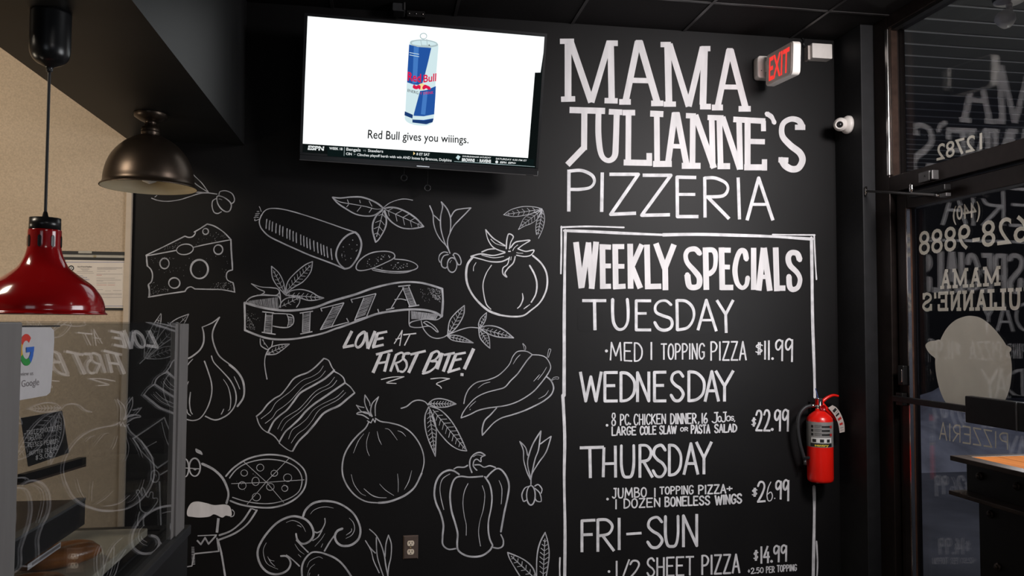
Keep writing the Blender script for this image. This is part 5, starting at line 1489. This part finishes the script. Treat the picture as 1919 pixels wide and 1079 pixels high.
def slab(b, a0, a1, d0, d1, z0, z1): b.mesh([st1+u_*a+nrm*d+Vector((0, 0, z)) for a in (a0, a1) for d in (d0, d1) for z in (z0, z1)], [(0, 1, 3, 2), (4, 6, 7, 5), (0, 4, 5, 1), (2, 3, 7, 6), (0, 2, 6, 4), (1, 5, 7, 3)])
Ls = dd.length
b = B(); slab(b, 0, Ls, .0, .02, -.028, -.006); b.build('front_lip', M['steel_web'], c4, bevel=.001)
b = B(); slab(b, 0, Ls, -.05, .02, -.034, -.028); b.build('base', M['dark_wood'], c4)
b = B(); slab(b, Ls*.18, Ls*.55, -.02, .0, -.037, -.034); slab(b, Ls*.7, Ls*.9, -.05, .0, -.037, -.034); b.build('foot', M['dark_wood'], c4)
# white review card on the glass
RC = GX+.0034
rc = lambda px, py, d=0.0: onX(px, py, RC+d)
c5 = empty('review_card', rc(60, 680), 'white rounded card with a four-coloured letter stuck to the glass case', 'card')
pts = [V2(10, 613), V2(92, 613), V2(98, 619), V2(98.5, 640), V2(93, 722), V2(91, 735), V2(84, 741), V2(10, 754)]
rp3 = [rc(p.x, p.y) for p in pts]; b = B(); n = len(rp3); b.mesh(rp3+[p+Vector((.003, 0, 0)) for p in rp3], [tuple(range(n))[::-1], tuple(range(n, 2*n))]+[(i, (i+1) % n, n+(i+1) % n, n+i) for i in range(n)])
b.build('panel', M['card_white'], c5)
gk = Ink(lambda x, y: rc(x, y, .0034)).frame(0, 590, 4.317)
def arc(mat, t0, t1):
    gk.b.use(mat); P = [gk.tf(213+46*cos(t0+(t1-t0)*i/10), 282-104*sin(t0+(t1-t0)*i/10)) for i in range(11)]
    k = len(P); w_ = 24*gk.k
    for i in range(k-1):
        a, b_ = P[i], P[i+1]; f_ = lambda p: V2((p.x*4.317-213)/46, ((p.y-590)*4.317-282)/104)
        ia, ib = f_(a), f_(b_); lo = .72; hi = 1.24
        gk.quad(*[gk.tf(213+46*v.x*s__, 282+104*v.y*s__) for v, s__ in ((ia, lo), (ia, hi), (ib, hi), (ib, lo))])
arc('g_red', radians(48), radians(150)); arc('g_yel', radians(150), radians(208)); arc('g_grn', radians(208), radians(305)); arc('g_blu', radians(305), radians(358))
gk.b.use('g_blu'); gk.poly([gk.tf(*p) for p in ((210, 262), (275, 255), (272, 296), (210, 304))])
gk.b.use('grey_print'); type_on(gk.b, 'review us', [rc(33, 697.5, .0034), rc(62.5, 695.5, .0034), rc(62.5, 702.5, .0034), rc(33, 705, .0034)]); type_on(gk.b, 'on Google', [rc(24, 714.5, .0034), rc(73.5, 708.5, .0034), rc(73.5, 721, .0034), rc(24, 727, .0034)], .006)
gk.b.build('card_print', None, c5, 'four-coloured letter and grey words')

# ================================================================== HIGH TABLE AT THE RIGHT
ZTOP = 1.05
t1 = onZ(1780, 853, ZTOP); tx, ty = t1.x, t1.y
c = empty('high_table', (tx+.35, ty-.6, 0), 'high table of black steel beams with an orange wood top before the glass door', 'table')
b = B(); TX1, TY0 = tx+.51, ty-1.5
b.box(tx, tx+.055, TY0, ty, ZTOP-.017, ZTOP); b.box(TX1-.055, TX1, TY0, ty, ZTOP-.017, ZTOP); b.box(tx+.055, TX1-.055, ty-.035, ty, ZTOP-.017, ZTOP); b.box(tx+.055, TX1-.055, TY0, TY0+.035, ZTOP-.017, ZTOP)
b.build('top_frame', M['steel_dark'], c, bevel=.002)
n = 4; ww = (TX1-tx-.11)/n
b = B()
for i in range(n): b.box(tx+.056+ww*i, tx+.056+ww*(i+1)-.0015, TY0+.036, ty-.036, ZTOP-.03, ZTOP-.001)
b.build('wood_top', M['wood'], c, bevel=.0015)
zlow = ZTOP-.135
wx = tx+.055
b = B(); b.box(wx, wx+.012, TY0+.05, ty-.012, zlow+.014, ZTOP-.017); b.build('beam_web', M['steel_web'], c)
b = B(); b.box(tx-.004, tx+.115, TY0, ty+.005, zlow, zlow+.014); b.build('beam_flange', M['steel_dark'], c, bevel=.002)
b = B(); b.box(TX1-.067, TX1-.055, TY0+.05, ty-.012, zlow+.014, ZTOP-.017); b.box(TX1-.115, TX1, TY0, ty, zlow, zlow+.014); b.build('beam_flange', M['steel_dark'], c)
def bolt(x, y, z): b = B(); b.cyl((x, y, z), (x-.008, y, z), .014, 6); b.cyl((x-.008, y, z), (x-.014, y, z), .008, 10); b.build('bolt', M['steel_dark'], c)
for px, py in ((1838, 892), (1908, 911)): p = onX(px, py, wx); bolt(wx, p.y, p.z)
postx = tx+.085
for yy_ in (ty-.20, TY0+.10):
    b = B(); b.box(postx, postx+.012, yy_-.1, yy_+.17, 0, zlow); b.box(postx+.012, postx+.10, yy_+.03, yy_+.042, 0, zlow); b.box(postx+.10, postx+.112, yy_-.1, yy_+.17, 0, zlow); b.build('leg', M['steel_web'], c)
    b = B(); b.box(TX1-.12, TX1-.108, yy_-.1, yy_+.17, 0, zlow); b.box(TX1-.108, TX1-.02, yy_+.03, yy_+.042, 0, zlow); b.build('leg', M['steel_web'], c)
for px, py in ((1858, 963), (1872, 1062)): p = onX(px, py, postx); bolt(postx, p.y, p.z)
